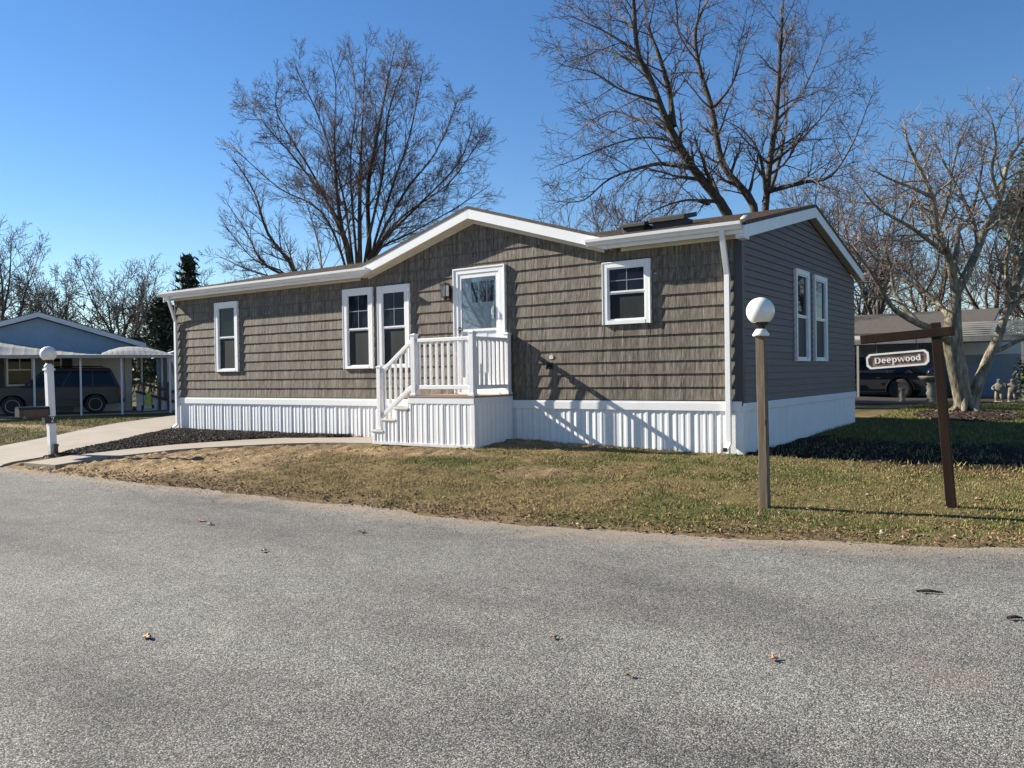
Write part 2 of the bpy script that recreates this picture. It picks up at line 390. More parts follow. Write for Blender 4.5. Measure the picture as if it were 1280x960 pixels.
def masks(x, y):
    """green fraction, bare fraction and base ground colour of the yard"""
    n1 = fbm(x, y, .8); n2 = fbm(x+40, y+11, 2.3); n3 = fbm(x-20, y+5, .35)
    g = sstep(.40, .66, n1*.6+n2*.4)*.8
    g = g*sstep(-5.0, -1.2, x)
    g = np.maximum(g, sstep(1.1, .3, np.hypot((x+3.9)/1.2, (y+2.2)/.6)+(n2-.5)*.5))          # green patch before the porch
    g = np.where(x > -.6, np.maximum(g, .35*sstep(-.5, .8, x)), g)
    g = np.where((y > 2.3) & (x > 0), .75, g)
    g = np.where(x < -12.5, .55*n1+.3, g)
    e = edge(x)
    bare = sstep(-6.2, -8.2, x+(n1-.5)*4)*(x > -12)                                # dug-over strip by the steps
    bare = np.maximum(bare, sstep(.62, .0, y-e+(n2-.5)*1.1)*.72)                     # roadside
    bare = np.maximum(bare, sstep(1.3, .5, np.hypot((x+5.3)/2.4, (y+1.75)/.45)+(n2-.5)*1.2)*.95)   # sand before the porch
    bare = np.maximum(bare, sstep(1.1, .4, np.hypot((x+2.1)/.8, (y+2.5)/.5)+(n2-.5)*.8)*.9)
    bare = np.maximum(bare, sstep(-1.3, -.55, y+(n2-.5)*1.0)*sstep(-2.2, -3.2, x)*(y < 0)*.8)
    soil_shade = ((x > -.1)*sstep(-.12, .12, y-.03*x+(n2-.5)*.22)*sstep(4.8, 3.0, y+(n1-.5)*2.4)).astype(float)  # dark soil right of the house, with its cast shadow painted into the colour
    red = ((x > .5)*sstep(-.65, -.2, y+(n2-.5)*.5)*sstep(.3, .0, y)*sstep(.5, 2.0, x)).astype(float)*.75
    col = lerp(STRAW*.62, GREEN*.7, np.clip(g, 0, 1))
    dn = sstep(.42, .62, n2*.5+n3*.5)
    bc = lerp(DIRT, SAND*np.ones_like(col), np.clip(dn+.35*sstep(-1.0, -1.6, -np.abs(x+5.5)-.0*y), 0, 1))
    bc = lerp(bc, DIRT*.85*np.ones_like(col), sstep(.9, .2, y-e)*.7*sstep(-8, -5, x))
    col = lerp(col, bc, bare)
    col = lerp(col, REDSOIL*np.ones_like(col), red); col = lerp(col, SOIL_SHADE*np.ones_like(col), soil_shade)
    return np.clip(g, 0, 1), np.clip(np.maximum(bare, np.maximum(soil_shade*.93, red*.5)), 0, 1), col

def axis(fine0, fine1, step, lo, hi):
    a = list(np.arange(fine0, fine1, step)); s = step
    x = fine1
    while x < hi: a.append(x); s *= 1.22; x += s
    s = step; x = fine0
    pre = []
    while x > lo: x -= s; s *= 1.22; pre.append(x)
    return np.array(pre[::-1]+a)
gx = axis(-14, 5.2, .06, -900, 900); gy = axis(-5.9, .4, .055, -60, 1200)
X, Y = np.meshgrid(gx, gy)
Z = h(X, Y)
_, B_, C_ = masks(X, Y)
near = (X > -17.5) & (X < 6) & (Y < 11)
Z = Z+np.where(near & (Y > edge(X)+.1), (fbm(X, Y, 4.5, 3)-.5)*(.03+.05*B_)+np.maximum(0, fbm(X+5, Y, 7.5, 2)-.52)*.15*B_-.015*B_, 0)
hard = (inside(X.ravel(), Y.ravel(), WALK) | inside(X.ravel(), Y.ravel(), DRIVE)).reshape(X.shape)
Z = np.where(hard, h(X, Y)-.06, Z)
Z = np.where((X > -14.3) & (X < -.1) & (Y > .15) & (Y < 6.9), Z-.15, Z)
ny, nx = X.shape
idx = np.arange(ny*nx).reshape(ny, nx)
F = np.stack([idx[:-1, :-1], idx[:-1, 1:], idx[1:, 1:], idx[1:, :-1]], -1).reshape(-1, 4)
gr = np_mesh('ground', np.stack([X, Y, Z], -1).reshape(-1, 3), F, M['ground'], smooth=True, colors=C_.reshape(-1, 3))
tag(gr, 'sloping winter lawn with worn sandy patches along the road', kind='structure')

# road sheet: everything below the lawn edge
rx = axis(-16, 6, .22, -900, 900); ry = np.concatenate([[-600, -200, -80, -40, -25, -18], np.arange(-14, -1.5, .15), [0, 4, 9]])
X, Y = np.meshgrid(rx, ry); Yc = np.minimum(Y, edge(X)+.8)
ny, nx = X.shape; idx = np.arange(ny*nx).reshape(ny, nx)
F = np.stack([idx[:-1, :-1], idx[:-1, 1:], idx[1:, 1:], idx[1:, :-1]], -1).reshape(-1, 4)
ed = np.clip(1.0-(edge(X)-Yc)/1.15, 0, 1.2)
keep = (np.abs(Yc.ravel()[F[:, 0]]-Yc.ravel()[F[:, 2]]) > 1e-4)
rd = np_mesh('road', np.stack([X, Yc, np.full_like(X, ROADZ)], -1).reshape(-1, 3), F[keep], M['road'], {'edge': ed.ravel()})
tag(rd, 'worn grey asphalt road with sand washed along its edge', kind='structure')

def draped(name, A, Bp, mat, lift, n=40, m=10, parent=None, thick=.06):
    """strip between two polylines laid on the ground, with a real edge"""
    def resamp(P, n):
        P = np.array(P, float); d = np.concatenate([[0], np.cumsum(np.hypot(*np.diff(P, axis=0).T))]); t = np.linspace(0, d[-1], n)
        return np.stack([np.interp(t, d, P[:, 0]), np.interp(t, d, P[:, 1])], -1)
    a = resamp(A, n); b = resamp(Bp, n); s = np.linspace(0, 1, m)[None, :, None]
    Q = a[:, None]*(1-s)+b[:, None]*s
    Zt = np.maximum(h(Q[..., 0], Q[..., 1]), ROADZ-.02)+lift
    V = np.concatenate([Q, Zt[..., None]], -1).reshape(-1, 3); i = np.arange(n*m).reshape(n, m)
    F = [tuple(q) for q in np.stack([i[:-1, :-1], i[:-1, 1:], i[1:, 1:], i[1:, :-1]], -1).reshape(-1, 4)]
    mb = MB(); mb.v = [tuple(q) for q in V]; mb.f = F
    ring = list(i[0, :])+list(i[1:, -1])+list(i[-1, -2::-1])+list(i[-2:0:-1, 0])
    k0 = len(mb.v); mb.v += [(V[r][0], V[r][1], V[r][2]-thick) for r in ring]
    L = len(ring); mb.f += [(int(ring[j]), k0+j, k0+(j+1) % L, int(ring[(j+1) % L])) for j in range(L)]
    mb.f = [tuple(int(q) for q in f) for f in mb.f]
    return mb.build(name, mat, parent)
dr = draped('driveway', [(-11.75, -5.35), (-12.25, -4.9), (-12.5, -4.1), (-13.0, -3.2), (-13.6, -2.0), (-14.9, -.2), (-15.6, 2), (-20, 14)],
            [(-14.2, -5.5), (-15.85, -3.6), (-16.95, -1.8), (-18.1, -.4), (-20.0, 1.4), (-22.9, 5.0), (-24, 7), (-28, 16)], M['concrete'], .022, 60, 24)
tag(dr, 'pale concrete driveway curving up past the left end of the house', kind='structure')
wk = draped('walkway', [(-11.9, -3.82), (-11.67, -3.05), (-11.46, -2.6), (-11.14, -2.13), (-10.3, -1.27), (-9.6, -.75), (-8.7, -.5), (-7.6, -.30), (-6.6, -.12)],
            [(-10.87, -3.74), (-10.56, -3.13), (-10.43, -2.74), (-10.19, -2.47), (-9.46, -1.9), (-8.75, -1.45), (-8.0, -1.2), (-7.3, -1.1), (-6.6, -1.05)], M['concrete'], .035, 70, 6)
tag(wk, 'pale concrete walk from the road to the porch steps', kind='structure')
draped('slab', [(-11.6, -4.95), (-11.92, -3.84)], [(-10.65, -4.85), (-10.88, -3.76)], M['concrete'], .045, 12, 8, wk)

RING = (1.82, 10.5, 1.15, 2.0)

# mulch: dark chips heaped on the beds
def chips(name, label, xs, ys, zs, size, seed, dark):
    r = np.random.RandomState(seed); n = len(xs)
    a = r.rand(n)*2*PI; l = size*(.6+.9*r.rand(n)); wd = l*(.25+.3*r.rand(n)); tl = (r.rand(n)-.5)*1.2
    ux = np.stack([np.cos(a)*np.cos(tl), np.sin(a)*np.cos(tl), np.sin(tl)], -1)*l[:, None]/2
    vx = np.stack([-np.sin(a), np.cos(a), (r.rand(n)-.5)], -1)*wd[:, None]/2
    c = np.stack([xs, ys, zs], -1); up_ = np.array([0, 0, 1])*(wd*.5)[:, None]
    V = np.stack([c-ux-vx*.6, c+ux-vx, c+ux*.8+vx, c-ux+vx, c+up_], 1).reshape(-1, 3)
    b = np.arange(n)[:, None]*5
    F = np.concatenate([b+np.array([[0, 1, 4]]), b+np.array([[1, 2, 4]]), b+np.array([[2, 3, 4]]), b+np.array([[3, 0, 4]])], 0)
    base = np.array(dark)*(.5+1.1*r.rand(n, 1)); pale = r.rand(n) < .03; base[pale] = np.array((.35, .30, .24))
    o = np_mesh(name, V, F, M['chips'], colors=np.tile(base, (4, 1)))
    return tag(o, label, kind='stuff')
r_ = np.random.RandomState(5)
px_ = r_.uniform(-15, -8, 80000); py_ = r_.uniform(-4.4, .1, 80000); k = inside(px_, py_, BED)
px_, py_ = px_[k][:16000], py_[k][:16000]
def bedh(x, y): return h(x, y)+.03+.035*fbm(x, y, 4)+.005
chips('mulch', 'dark brown wood mulch in the bed beside the front walk', px_, py_, bedh(px_, py_)+r_.rand(len(px_))*.012, .045, 6, (.036, .028, .023))
a_ = r_.rand(9000)*2*PI; q_ = np.sqrt(r_.rand(9000))
mx, my = RING[0]+q_*RING[2]*np.cos(a_), RING[1]+q_*RING[3]*np.sin(a_)
chips('mulch', 'ring of dark mulch around the pale multi-stemmed tree', mx, my, h(mx, my)+.012+.02*(1-q_**2)+r_.rand(9000)*.02, .09, 8, (.05, .035, .026))
def mound(name, label, poly, hf, mat, step=.12):
    P = np.array(poly); xs = np.arange(P[:, 0].min(), P[:, 0].max()+step, step); ys = np.arange(P[:, 1].min(), P[:, 1].max()+step, step)
    A, B = np.meshgrid(xs, ys); ins = inside(A.ravel(), B.ravel(), poly).reshape(A.shape)
    Zm = np.where(ins, hf(A, B), h(A, B)-.05); i = np.arange(A.size).reshape(A.shape)
    F = np.stack([i[:-1, :-1], i[:-1, 1:], i[1:, 1:], i[1:, :-1]], -1).reshape(-1, 4)
    kp = ins.ravel()[F].any(1)
    return tag(np_mesh(name, np.stack([A, B, Zm], -1).reshape(-1, 3), F[kp], mat, smooth=True), label, kind='structure')
M['mulchbase'] = plain('mulch_base', (.022, .016, .013), .95, .5, 30, bump=.9, bscale=60)
mound('planting_bed', 'low bed of dark mulch between the walk and the house', BED, lambda a, b: bedh(a, b)-.012, M['mulchbase'])
ringpoly = [(RING[0]+RING[2]*math.cos(t), RING[1]+RING[3]*math.sin(t)) for t in np.linspace(0, 2*PI, 28, False)]
mound('tree_ring', 'low mulch mound around the pale multi-stemmed tree', ringpoly,
      lambda a, b: h(a, b)+.006+.02*np.clip(1-((a-RING[0])/RING[2])**2-((b-RING[1])/RING[3])**2, 0, 1), M['mulchbase'])
BACKBED = [(-3.5, 13.9), (-1.33, 14.1), (0, 14.9), (1.2, 16.2), (3.0, 17.0), (7, 17.5), (7, 20), (-3.5, 20)]
mound('border_bed', 'dark bare bed in front of the neighbouring carport', BACKBED, lambda a, b: h(a, b)+.03, M['mulchbase'], .25)

# grass: short winter blades, straw and green
def grass(name, label, n, x0, x1, y0, y1, seed, hh, ww, reject):
    r = np.random.RandomState(seed); x = r.uniform(x0, x1, n); y = r.uniform(y0, y1, n)
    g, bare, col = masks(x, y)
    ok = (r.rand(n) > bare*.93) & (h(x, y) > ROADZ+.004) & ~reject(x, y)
    x, y, g = x[ok], y[ok], g[ok]; n = len(x)
    z = h(x, y)
    a = r.rand(n)*2*PI; lean = r.rand(n)**.5*1.42; L = hh*(.45+r.rand(n))*(.45+1.15*fbm(x, y, 5.5, 3)); wd = ww*(.6+.8*r.rand(n))
    isg = r.rand(n) < g*.66+.05
    lean = np.where(isg, lean*.7, lean)
    dx, dy = np.cos(a), np.sin(a); b = np.stack([x, y, z], -1)
    sd_ = np.stack([-dy, dx, 0*dx], -1)*wd[:, None]/2
    tip = b+np.stack([dx*np.sin(lean), dy*np.sin(lean), np.cos(lean)], -1)*L[:, None]
    b = b-np.array([0, 0, .006])
    V = np.stack([b-sd_, b+sd_, tip], 1).reshape(-1, 3); F = np.arange(3*n).reshape(-1, 3)
    gc = GREEN*(.6+.8*r.rand(n, 1))*np.array((1, 1, 1))+np.array((.05, .03, 0))*r.rand(n, 1)
    stc = STRAW*(.55+.75*r.rand(n, 1))+np.array((.06, .03, .0))*(r.rand(n, 1)-.5)
    o = np_mesh(name, V, F, M['grass'], colors=np.where(isg[:, None], gc, stc))
    return tag(o, label, kind='stuff')
front_rej = lambda x, y: inside(x, y, WALK) | inside(x, y, BED) | inside(x, y, DRIVE) | ((x > -6.6) & (x < -4.1) & (y > -1.2))
grass('grass', 'short olive and straw winter grass between the road and the house', 340000, -11.5, 4.6, -5.3, .02, 11, .026, .008, front_rej)
grass('grass', 'green side-yard grass to the right of the house', 150000, .05, 5.5, 0, 18, 12, .05, .013,
      lambda x, y: (((x-RING[0])/RING[2])**2+((y-RING[1])/RING[3])**2 < .9) | inside(x, y, BACKBED))
grass('grass', 'strip of thin grass beyond the driveway', 60000, -27, -12, -5.2, 4.0, 13, .05, .016, lambda x, y: inside(x, y, DRIVE))

# leaf scraps and clods caught in the grass and along the road edge
r_ = np.random.RandomState(77); n_ = 9000
lx_ = r_.uniform(-11, 4.5, n_); u_ = r_.rand(n_)
ly_ = np.where(u_ < .5, edge(lx_)+np.abs(r_.randn(n_))*.35-.06, r_.uniform(-5, 0, n_))
k = (h(lx_, ly_) > ROADZ-.06) & ~front_rej(lx_, ly_)
lx_, ly_ = lx_[k][:3200], ly_[k][:3200]
lo = chips('leaf_litter', 'brown leaf scraps caught in the grass and along the road edge', lx_, ly_, np.maximum(h(lx_, ly_), ROADZ)+.012+.012*r_.rand(len(lx_)), .042, 78, (.17, .105, .06))

gx_ = r_.uniform(-13, 4.6, 5200); gy_ = edge(gx_)-np.abs(r_.randn(5200))*.45-.02
gr_ = chips('road_grit', 'loose grit and leaf crumbs gathered along the edge of the road', gx_, gy_, np.full(5200, ROADZ+.003), .013, 79, (.26, .21, .15))

# ================================================================== HOUSE
L_, W_, S_ = 14.565, 7.045, .7626
H1 = 3.2126
GX, GZ, GS = -4.97, 4.31, .30           # front gable: ridge x, top z, slope
RZ, RS, RY = 4.262, .2255, 3.52         # main roof: ridge z, slope, ridge y
OV = .22
house = thing('house', 'single-storey grey-brown shingled house with white trim and ribbed white skirting', 'house')
def gtop(x): return GZ-GS*abs(x-GX)
def wall_top(x): return max(3.30, 4.075-.295*abs(x+5.0))

# openings in the front wall: x0,x1,z0,z1 (outer trim)
WIN = [(-12.872, -12.005, 1.41, 3.05), (-8.457, -7.605, 1.41, 3.05), (-7.457, -6.603, 1.41, 3.04), (-2.313, -1.457, 2.033, 3.046)]
DOOR = (-5.472, -4.295, .86, 3.212)
SWIN = [(2.59, 3.405, 1.405, 3.02), (3.757, 4.622, 1.41, 3.017)]
OPEN = WIN+[DOOR]

fm = MB()
gl, grt = -5.0-(4.075-3.30)/.295, -5.0+(4.075-3.30)/.295
fm.prism([(-L_, .3), (0, .3), (0, 3.30), (grt, 3.30), (-5.0, 4.075), (gl, 3.30), (-L_, 3.30)], .004, .10, 'y')
front_wall = fm.build('front_wall', M['sheath'], house)

# shakes, course by course; the nearest 300 are pieces of their own
def subtract(r, o):
    x0, x1, z0, z1 = r; a0, a1, c0, c1 = o
    if a0 >= x1 or a1 <= x0 or c0 >= z1 or c1 <= z0: return [r]
    res = []
    if a0 > x0: res.append((x0, a0, z0, z1))
    if a1 < x1: res.append((a1, x1, z0, z1))
    m0, m1 = max(x0, a0), min(x1, a1)
    if c0 > z0: res.append((m0, m1, z0, c0))
    if c1 < z1: res.append((m0, m1, c1, z1))
    return res
EXPO = .2066
WIDTHS = [.075, .09, .105, .12, .135, .155]
def shake_prof(w_, z0, z1, zl, zr, t, mid=None):
    """front face leans out at the butt; zl/zr top heights at left/right"""
    yt = lambda z: -(.004+(t-.004)*max(0, 1-(z-z0)/(EXPO+.012)))
    vs = [(0, -t, z0), (w_, -t, z0), (w_, yt(zr), zr), (0, yt(zl), zl), (0, .003, z0), (w_, .003, z0), (w_, .003, zr), (0, .003, zl)]
    fs = [(0, 1, 2, 3), (0, 4, 5, 1), (0, 3, 7, 4), (1, 5, 6, 2), (3, 2, 6, 7)]
    return vs, fs
TV = [.0235, .0245, .0255, .0265]
shake_mesh = {}
for wi, w_ in enumerate(WIDTHS):
    for ti, t in enumerate(TV):
        vs, fs = shake_prof(w_-.003, 0, EXPO+.012, EXPO+.012, EXPO+.012, t)
        me = bpy.data.meshes.new('shingle'); me.from_pydata(vs, [], fs); me.materials.append(M['shake']); me.update(); shake_mesh[wi, ti] = me
full, odd = [], []
ncourse = 16
for c in range(ncourse):
    z0 = S_+.045+c*EXPO; x = -L_+.02-rnd.random()*.1
    while x < -.10:
        wi = rnd.randrange(len(WIDTHS)); ti = rnd.randrange(4); w_ = WIDTHS[wi]
        xa, xb = max(x, -L_+.01), min(x+w_, -.10); z1 = z0+EXPO+.012; dz = (rnd.random()-.5)*.0015
        x += w_
        tl, tr = wall_top(xa)-.012, wall_top(xb)-.012
        if min(tl, tr) < z0+.02: continue
        pieces = [(xa, xb, z0, z1)]
        for o in OPEN: pieces = [q for r in pieces for q in subtract(r, (o[0]+.01, o[1]-.01, o[2]+.01, o[3]-.01))]
        whole = len(pieces) == 1 and pieces[0] == (xa, xb, z0, z1) and abs(xb-xa-w_) < 1e-6 and tl >= z1 and tr >= z1
        if whole: full.append((xa, z0+dz, wi, ti))
        else:
            for q in pieces:
                if q[1]-q[0] < .012 or q[3]-q[2] < .012: continue
                zl, zr = min(q[3], wall_top(q[0])-.012), min(q[3], wall_top(q[1])-.012)
                if zl < q[2]+.01 or zr < q[2]+.01: continue
                odd.append((q, zl, zr, TV[ti], z0+dz, abs(q[2]-z0) < 1e-6))
full.sort(key=lambda q: (q[0]-CAM[0])**2+CAM[1]**2+(q[1]-CAM[2])**2)
for q in full[:300]:
    link_mesh('shingle', shake_mesh[q[2], q[3]], front_wall, (q[0], 0, q[1]))
V, F, SH = [], [], []
def addp(vs, fs, dx, dz):
    n = len(V); V.extend([(a+dx, b, c_+dz) for a, b, c_ in vs]); F.extend([tuple(i+n for i in f) for f in fs]); s = rnd.random(); SH.extend([s]*len(fs))
for q in full[300:]:
    w_ = WIDTHS[q[2]]
    vs, fs = shake_prof(w_-.003, 0, EXPO+.012, EXPO+.012, EXPO+.012, TV[q[3]]); addp(vs, fs, q[0], q[1])
for (q, zl, zr, t, zb, atbase) in odd:
    b = q[2]-zb if not atbase else 0
    tb = .004+(t-.004)*max(0, 1-b/(EXPO+.012))
    vs, fs = shake_prof(q[1]-q[0]-.003, 0, 0, zl-q[2], zr-q[2], tb); addp(vs, fs, q[0], zb if atbase else q[2])
so = np_mesh('shingle_courses', V, np.array(F), M['shake'], {'shade': SH}, front_wall); tag(so, kind='stuff')

# side wall with lap boards
sm = MB()
def stop_(y): return RZ-.262-RS*abs(y-RY)
sm.prism([(.1, .3), (W_, .3), (W_, stop_(W_)), (RY, stop_(RY)), (.1, stop_(0))], -.10, -.004, 'x')
side_wall = sm.build('side_wall', M['sheath'], house)
z0 = S_+.01; LE = .1115
while z0 < stop_(RY)-.03:
    z1 = z0+LE+.008
    ya, yb = .0, W_
    if z0 > stop_(0)-.02:
        d = (RZ-.262-z0)/RS; ya, yb = RY-d, RY+d
    pcs = [(ya, yb, z0, z1)]
    for o in SWIN: pcs = [q for r in pcs for q in subtract(r, (o[0]+.01, o[1]-.01, o[2]+.01, o[3]-.01))]
    mb = MB()
    for a, b, c0, c1 in pcs:
        if b-a < .03: continue
        prof = lambda z: .003+.019*max(0, 1-(z-z0)/LE)
        top = [(b, min(c1, max(stop_(b), c0+.004)))]
        for yy in (RY+(RZ-.262-c1)/RS, RY-(RZ-.262-c1)/RS):
            if a < yy < b and c1 < stop_(RY): top.append((yy, c1))
        if c1 >= stop_(RY) and a < RY < b: top.append((RY, stop_(RY)))
        top.append((a, min(c1, max(stop_(a), c0+.004))))
        pl_ = [(a, c0), (b, c0)]+top; n = len(pl_)
        vs = [(prof(z), y, z) for y, z in pl_]+[(-.003, y, z) for y, z in pl_]
        mb.add(vs, [tuple(range(n))]+[(i, n+i, n+(i+1) % n, (i+1) % n) for i in range(n)])
    if mb.v: mb.build('clapboard', M['clap'], side_wall)
    z0 += LE
rw = MB(); rw.box(-L_, 0, W_-.1, W_, .3, 3.2); rw.build('rear_wall', M['clap'], house)
lw = MB(); lw.prism([(.1, .3), (W_-.1, .3), (W_-.1, stop_(W_)), (RY, stop_(RY)), (.1, stop_(0))], -L_, -L_+.1, 'x'); lw.build('end_wall', M['clap'], house)

# roof
rt_ = MB(); TH = .05
mz = lambda y: RZ-RS*abs(y-RY)
for xa, xb, yf in ((-L_-.16, GX-2.90, -OV-.03), (GX-2.90, GX+2.90, .02), (GX+2.90, .165, -OV-.03)):
    rt_.prism([(yf, mz(yf)), (RY, RZ), (W_+OV+.03, mz(W_+OV+.03)), (W_+OV+.03, mz(W_+OV+.03)-TH), (RY, RZ-TH), (yf, mz(yf)-TH)], xa, xb, 'x')
def gable_slab(sgn):
    xe = GX+sgn*2.92; ze = gtop(xe)
    ye = RY-(RZ-ze)/RS+.25
    top = [(GX, -OV-.03, GZ), (xe, -OV-.03, ze), (xe, ye, ze), (GX, RY-.02, GZ)]
    bot = [(a, b, c-TH) for a, b, c in top]
    rt_.add(top+bot, [(0, 1, 2, 3), (7, 6, 5, 4), (0, 4, 5, 1), (1, 5, 6, 2), (2, 6, 7, 3), (3, 7, 4, 0)])
gable_slab(-1); gable_slab(1)
roof = rt_.build('roof', M['roof'], house)
V, F = [], []
rr = random.Random(4)
y = -OV-.05; 
while y < RY-.1:
    x = -L_-.16+rr.random()*.2
    while x < .16:
        w_ = rr.choice((.16, .2, .24, .3)); x1 = min(x+w_-.006, .16); y1 = y+.15; t = .010+rr.random()*.006
        if not (abs((x+x1)/2-GX) < 3.0 and (y < .05 or gtop((x+x1)/2) > mz(y))):
            n = len(V)
            V += [(x, y, mz(y)+t), (x1, y, mz(y)+t), (x1, y1, mz(y1)+.002), (x, y1, mz(y1)+.002), (x, y, mz(y)-.01), (x1, y, mz(y)-.01)]
            F += [(n, n+1, n+2, n+3), (n, n+4, n+5, n+1)]
        x += w_
    y += .145
tag(np_mesh('shingle_courses', V, np.array(F), M['roof'], {}, roof), kind='stuff')
# low box vents and pipe on the front slope
for (x0, x1, y0, y1, hh_) in ((-2.5, -2.0, .9, 1.4, .16), (-1.95, -1.3, .95, 1.5, .2)):
    mb = MB(); zc = mz((y0+y1)/2)
    mb.box(x0+.05, x1-.05, y0+.05, y1-.05, zc-.1, zc+hh_*.6); mb.prism([(y0, mz(y0)+hh_*.6), (y1, mz(y1)+hh_*.6), (y1, mz(y1)+hh_), (y0, mz(y0)+hh_)], x0, x1, 'x')
    mb.build('roof_vent', M['darkbox'], roof, bevel=.01)
mb = MB(); mb.lathe([(.09, 0), (.085, .03), (.06, .06), (.04, .075), (.001, .08)], (-.14, .62, mz(.62)-.02), 14); mb.build('vent_pipe', M['alu'], roof, True)

# fascia, soffit, frieze
def sloped(poly, a0, a1, ax, name, mat, bevel=0): mb = MB(); mb.prism(poly, a0, a1, ax); return mb.build(name, mat, house, bevel=bevel)
FB = .225
xl, xr = GX-2.85, GX+2.85
sloped([(xl, gtop(xl)-.012), (GX, GZ-.012), (GX, GZ-FB), (xl, gtop(xl)-FB)], -OV-.022, -OV, 'y', 'fascia_board', M['trim'])
sloped([(GX+.002, GZ-.012), (xr, gtop(xr)-.012), (xr, gtop(xr)-FB), (GX+.002, GZ-FB)], -OV-.022, -OV, 'y', 'fascia_board', M['trim'])
for a, b in ((-L_-.13, xl-.004), (xr+.004, .13)):
    mb = MB(); mb.box(a, b, -OV-.02, -OV, 3.245, 3.405); mb.build('fascia_board', M['trim'], house)
    mb = MB(); mb.box(a, b, -OV+.002, -.004, 3.275, 3.29); mb.build('soffit', M['cream'], house)
    mb = MB(); mb.box(a+.14, b-.13, -.036, -.002, H1, 3.272); mb.build('frieze_board', M['cream'], house)
for s in (-1, 1):
    xe = GX+s*2.85
    sloped([(GX, GZ-FB+.03), (xe, gtop(xe)-FB+.03), (xe, gtop(xe)-FB+.015), (GX, GZ-FB+.015)], -OV+.002, -.004, 'y', 'soffit', M['cream'])
    fz = lambda x: 4.023-.295*abs(x+5.0)
    xe2 = -5.0+s*2.72
    sloped([(-5.0, fz(-5.0)), (xe2, fz(xe2)), (xe2, fz(xe2)+.075), (-5.0, fz(-5.0)+.075)], -.038, -.002, 'y', 'frieze_board', M['cream'])
yl, yr = -OV-.03, W_+OV+.03
for a, b in ((yl, RY-.001), (RY+.001, yr)):
    sloped([(a, mz(a)-.012), (b, mz(b)-.012), (b, mz(b)-.235), (a, mz(a)-.235)], .13, .152, 'x', 'rake_board', M['trim'])
    sloped([(a, mz(a)-.22), (b, mz(b)-.22), (b, mz(b)-.205), (a, mz(a)-.205)], .002, .128, 'x', 'soffit', M['cream'])
sloped([(yl, mz(yl)-.012), (RY, RZ-.012), (yr, mz(yr)-.012), (yr, mz(yr)-.235), (RY, RZ-.235), (yl, mz(yl)-.235)], -L_-.15, -L_-.13, 'x', 'rake_board', M['trim'])
mb = MB(); mb.box(.004, .128, -OV-.018, -.004, 3.18, 3.24); mb.build('soffit', M['trim'], house)

# gutters and downspouts
prof = [(-OV-.022, 3.305), (-OV-.085, 3.305), (-OV-.10, 3.345), (-OV-.125, 3.37), (-OV-.13, 3.415), (-OV-.118, 3.418), (-OV-.022, 3.40)]
for a, b in ((-L_-.16, xl+.33), (xr-.35, .11)):
    mb = MB(); mb.prism(prof, a, b, 'x'); mb.build('gutter', M['trim'], house)
for x in (-.19, -14.48):
    mb = MB(); b_ = hz(x, -.1)
    def duct(p, q, w2=.038, d2=.028):
        mb.add([(p[0]-w2, p[1]-d2, p[2]), (p[0]+w2, p[1]-d2, p[2]), (p[0]+w2, p[1]+d2, p[2]), (p[0]-w2, p[1]+d2, p[2]),
                (q[0]-w2, q[1]-d2, q[2]), (q[0]+w2, q[1]-d2, q[2]), (q[0]+w2, q[1]+d2, q[2]), (q[0]-w2, q[1]+d2, q[2])],
               [(0, 3, 2, 1), (4, 5, 6, 7), (0, 1, 5, 4), (1, 2, 6, 5), (2, 3, 7, 6), (3, 0, 4, 7)])
    duct((x, -OV-.06, 3.32), (x, -.07, 2.68)); duct((x, -.0705, 2.7), (x, -.0705, b_+.16), .039, .029)
    duct((x, -.07, b_+.18), (x, -.20, b_+.085), .04, .03)
    ds = mb.build('downspout', M['trim'], house, bevel=.004)
    mb = MB(); mb.box(x-.034, x+.034, -.232, -.226, b_+.055, b_+.115)
    mb.build('outlet', M['black'], ds)

# corner posts
for a, b in ((-.105, .022), (-L_-.022, -L_+.02)):
    mb = MB(); mb.box(a, b, -.03, .09 if a > -1 else .05, .725, 3.2); mb.build('corner_post', M['corner'], house, bevel=.004)

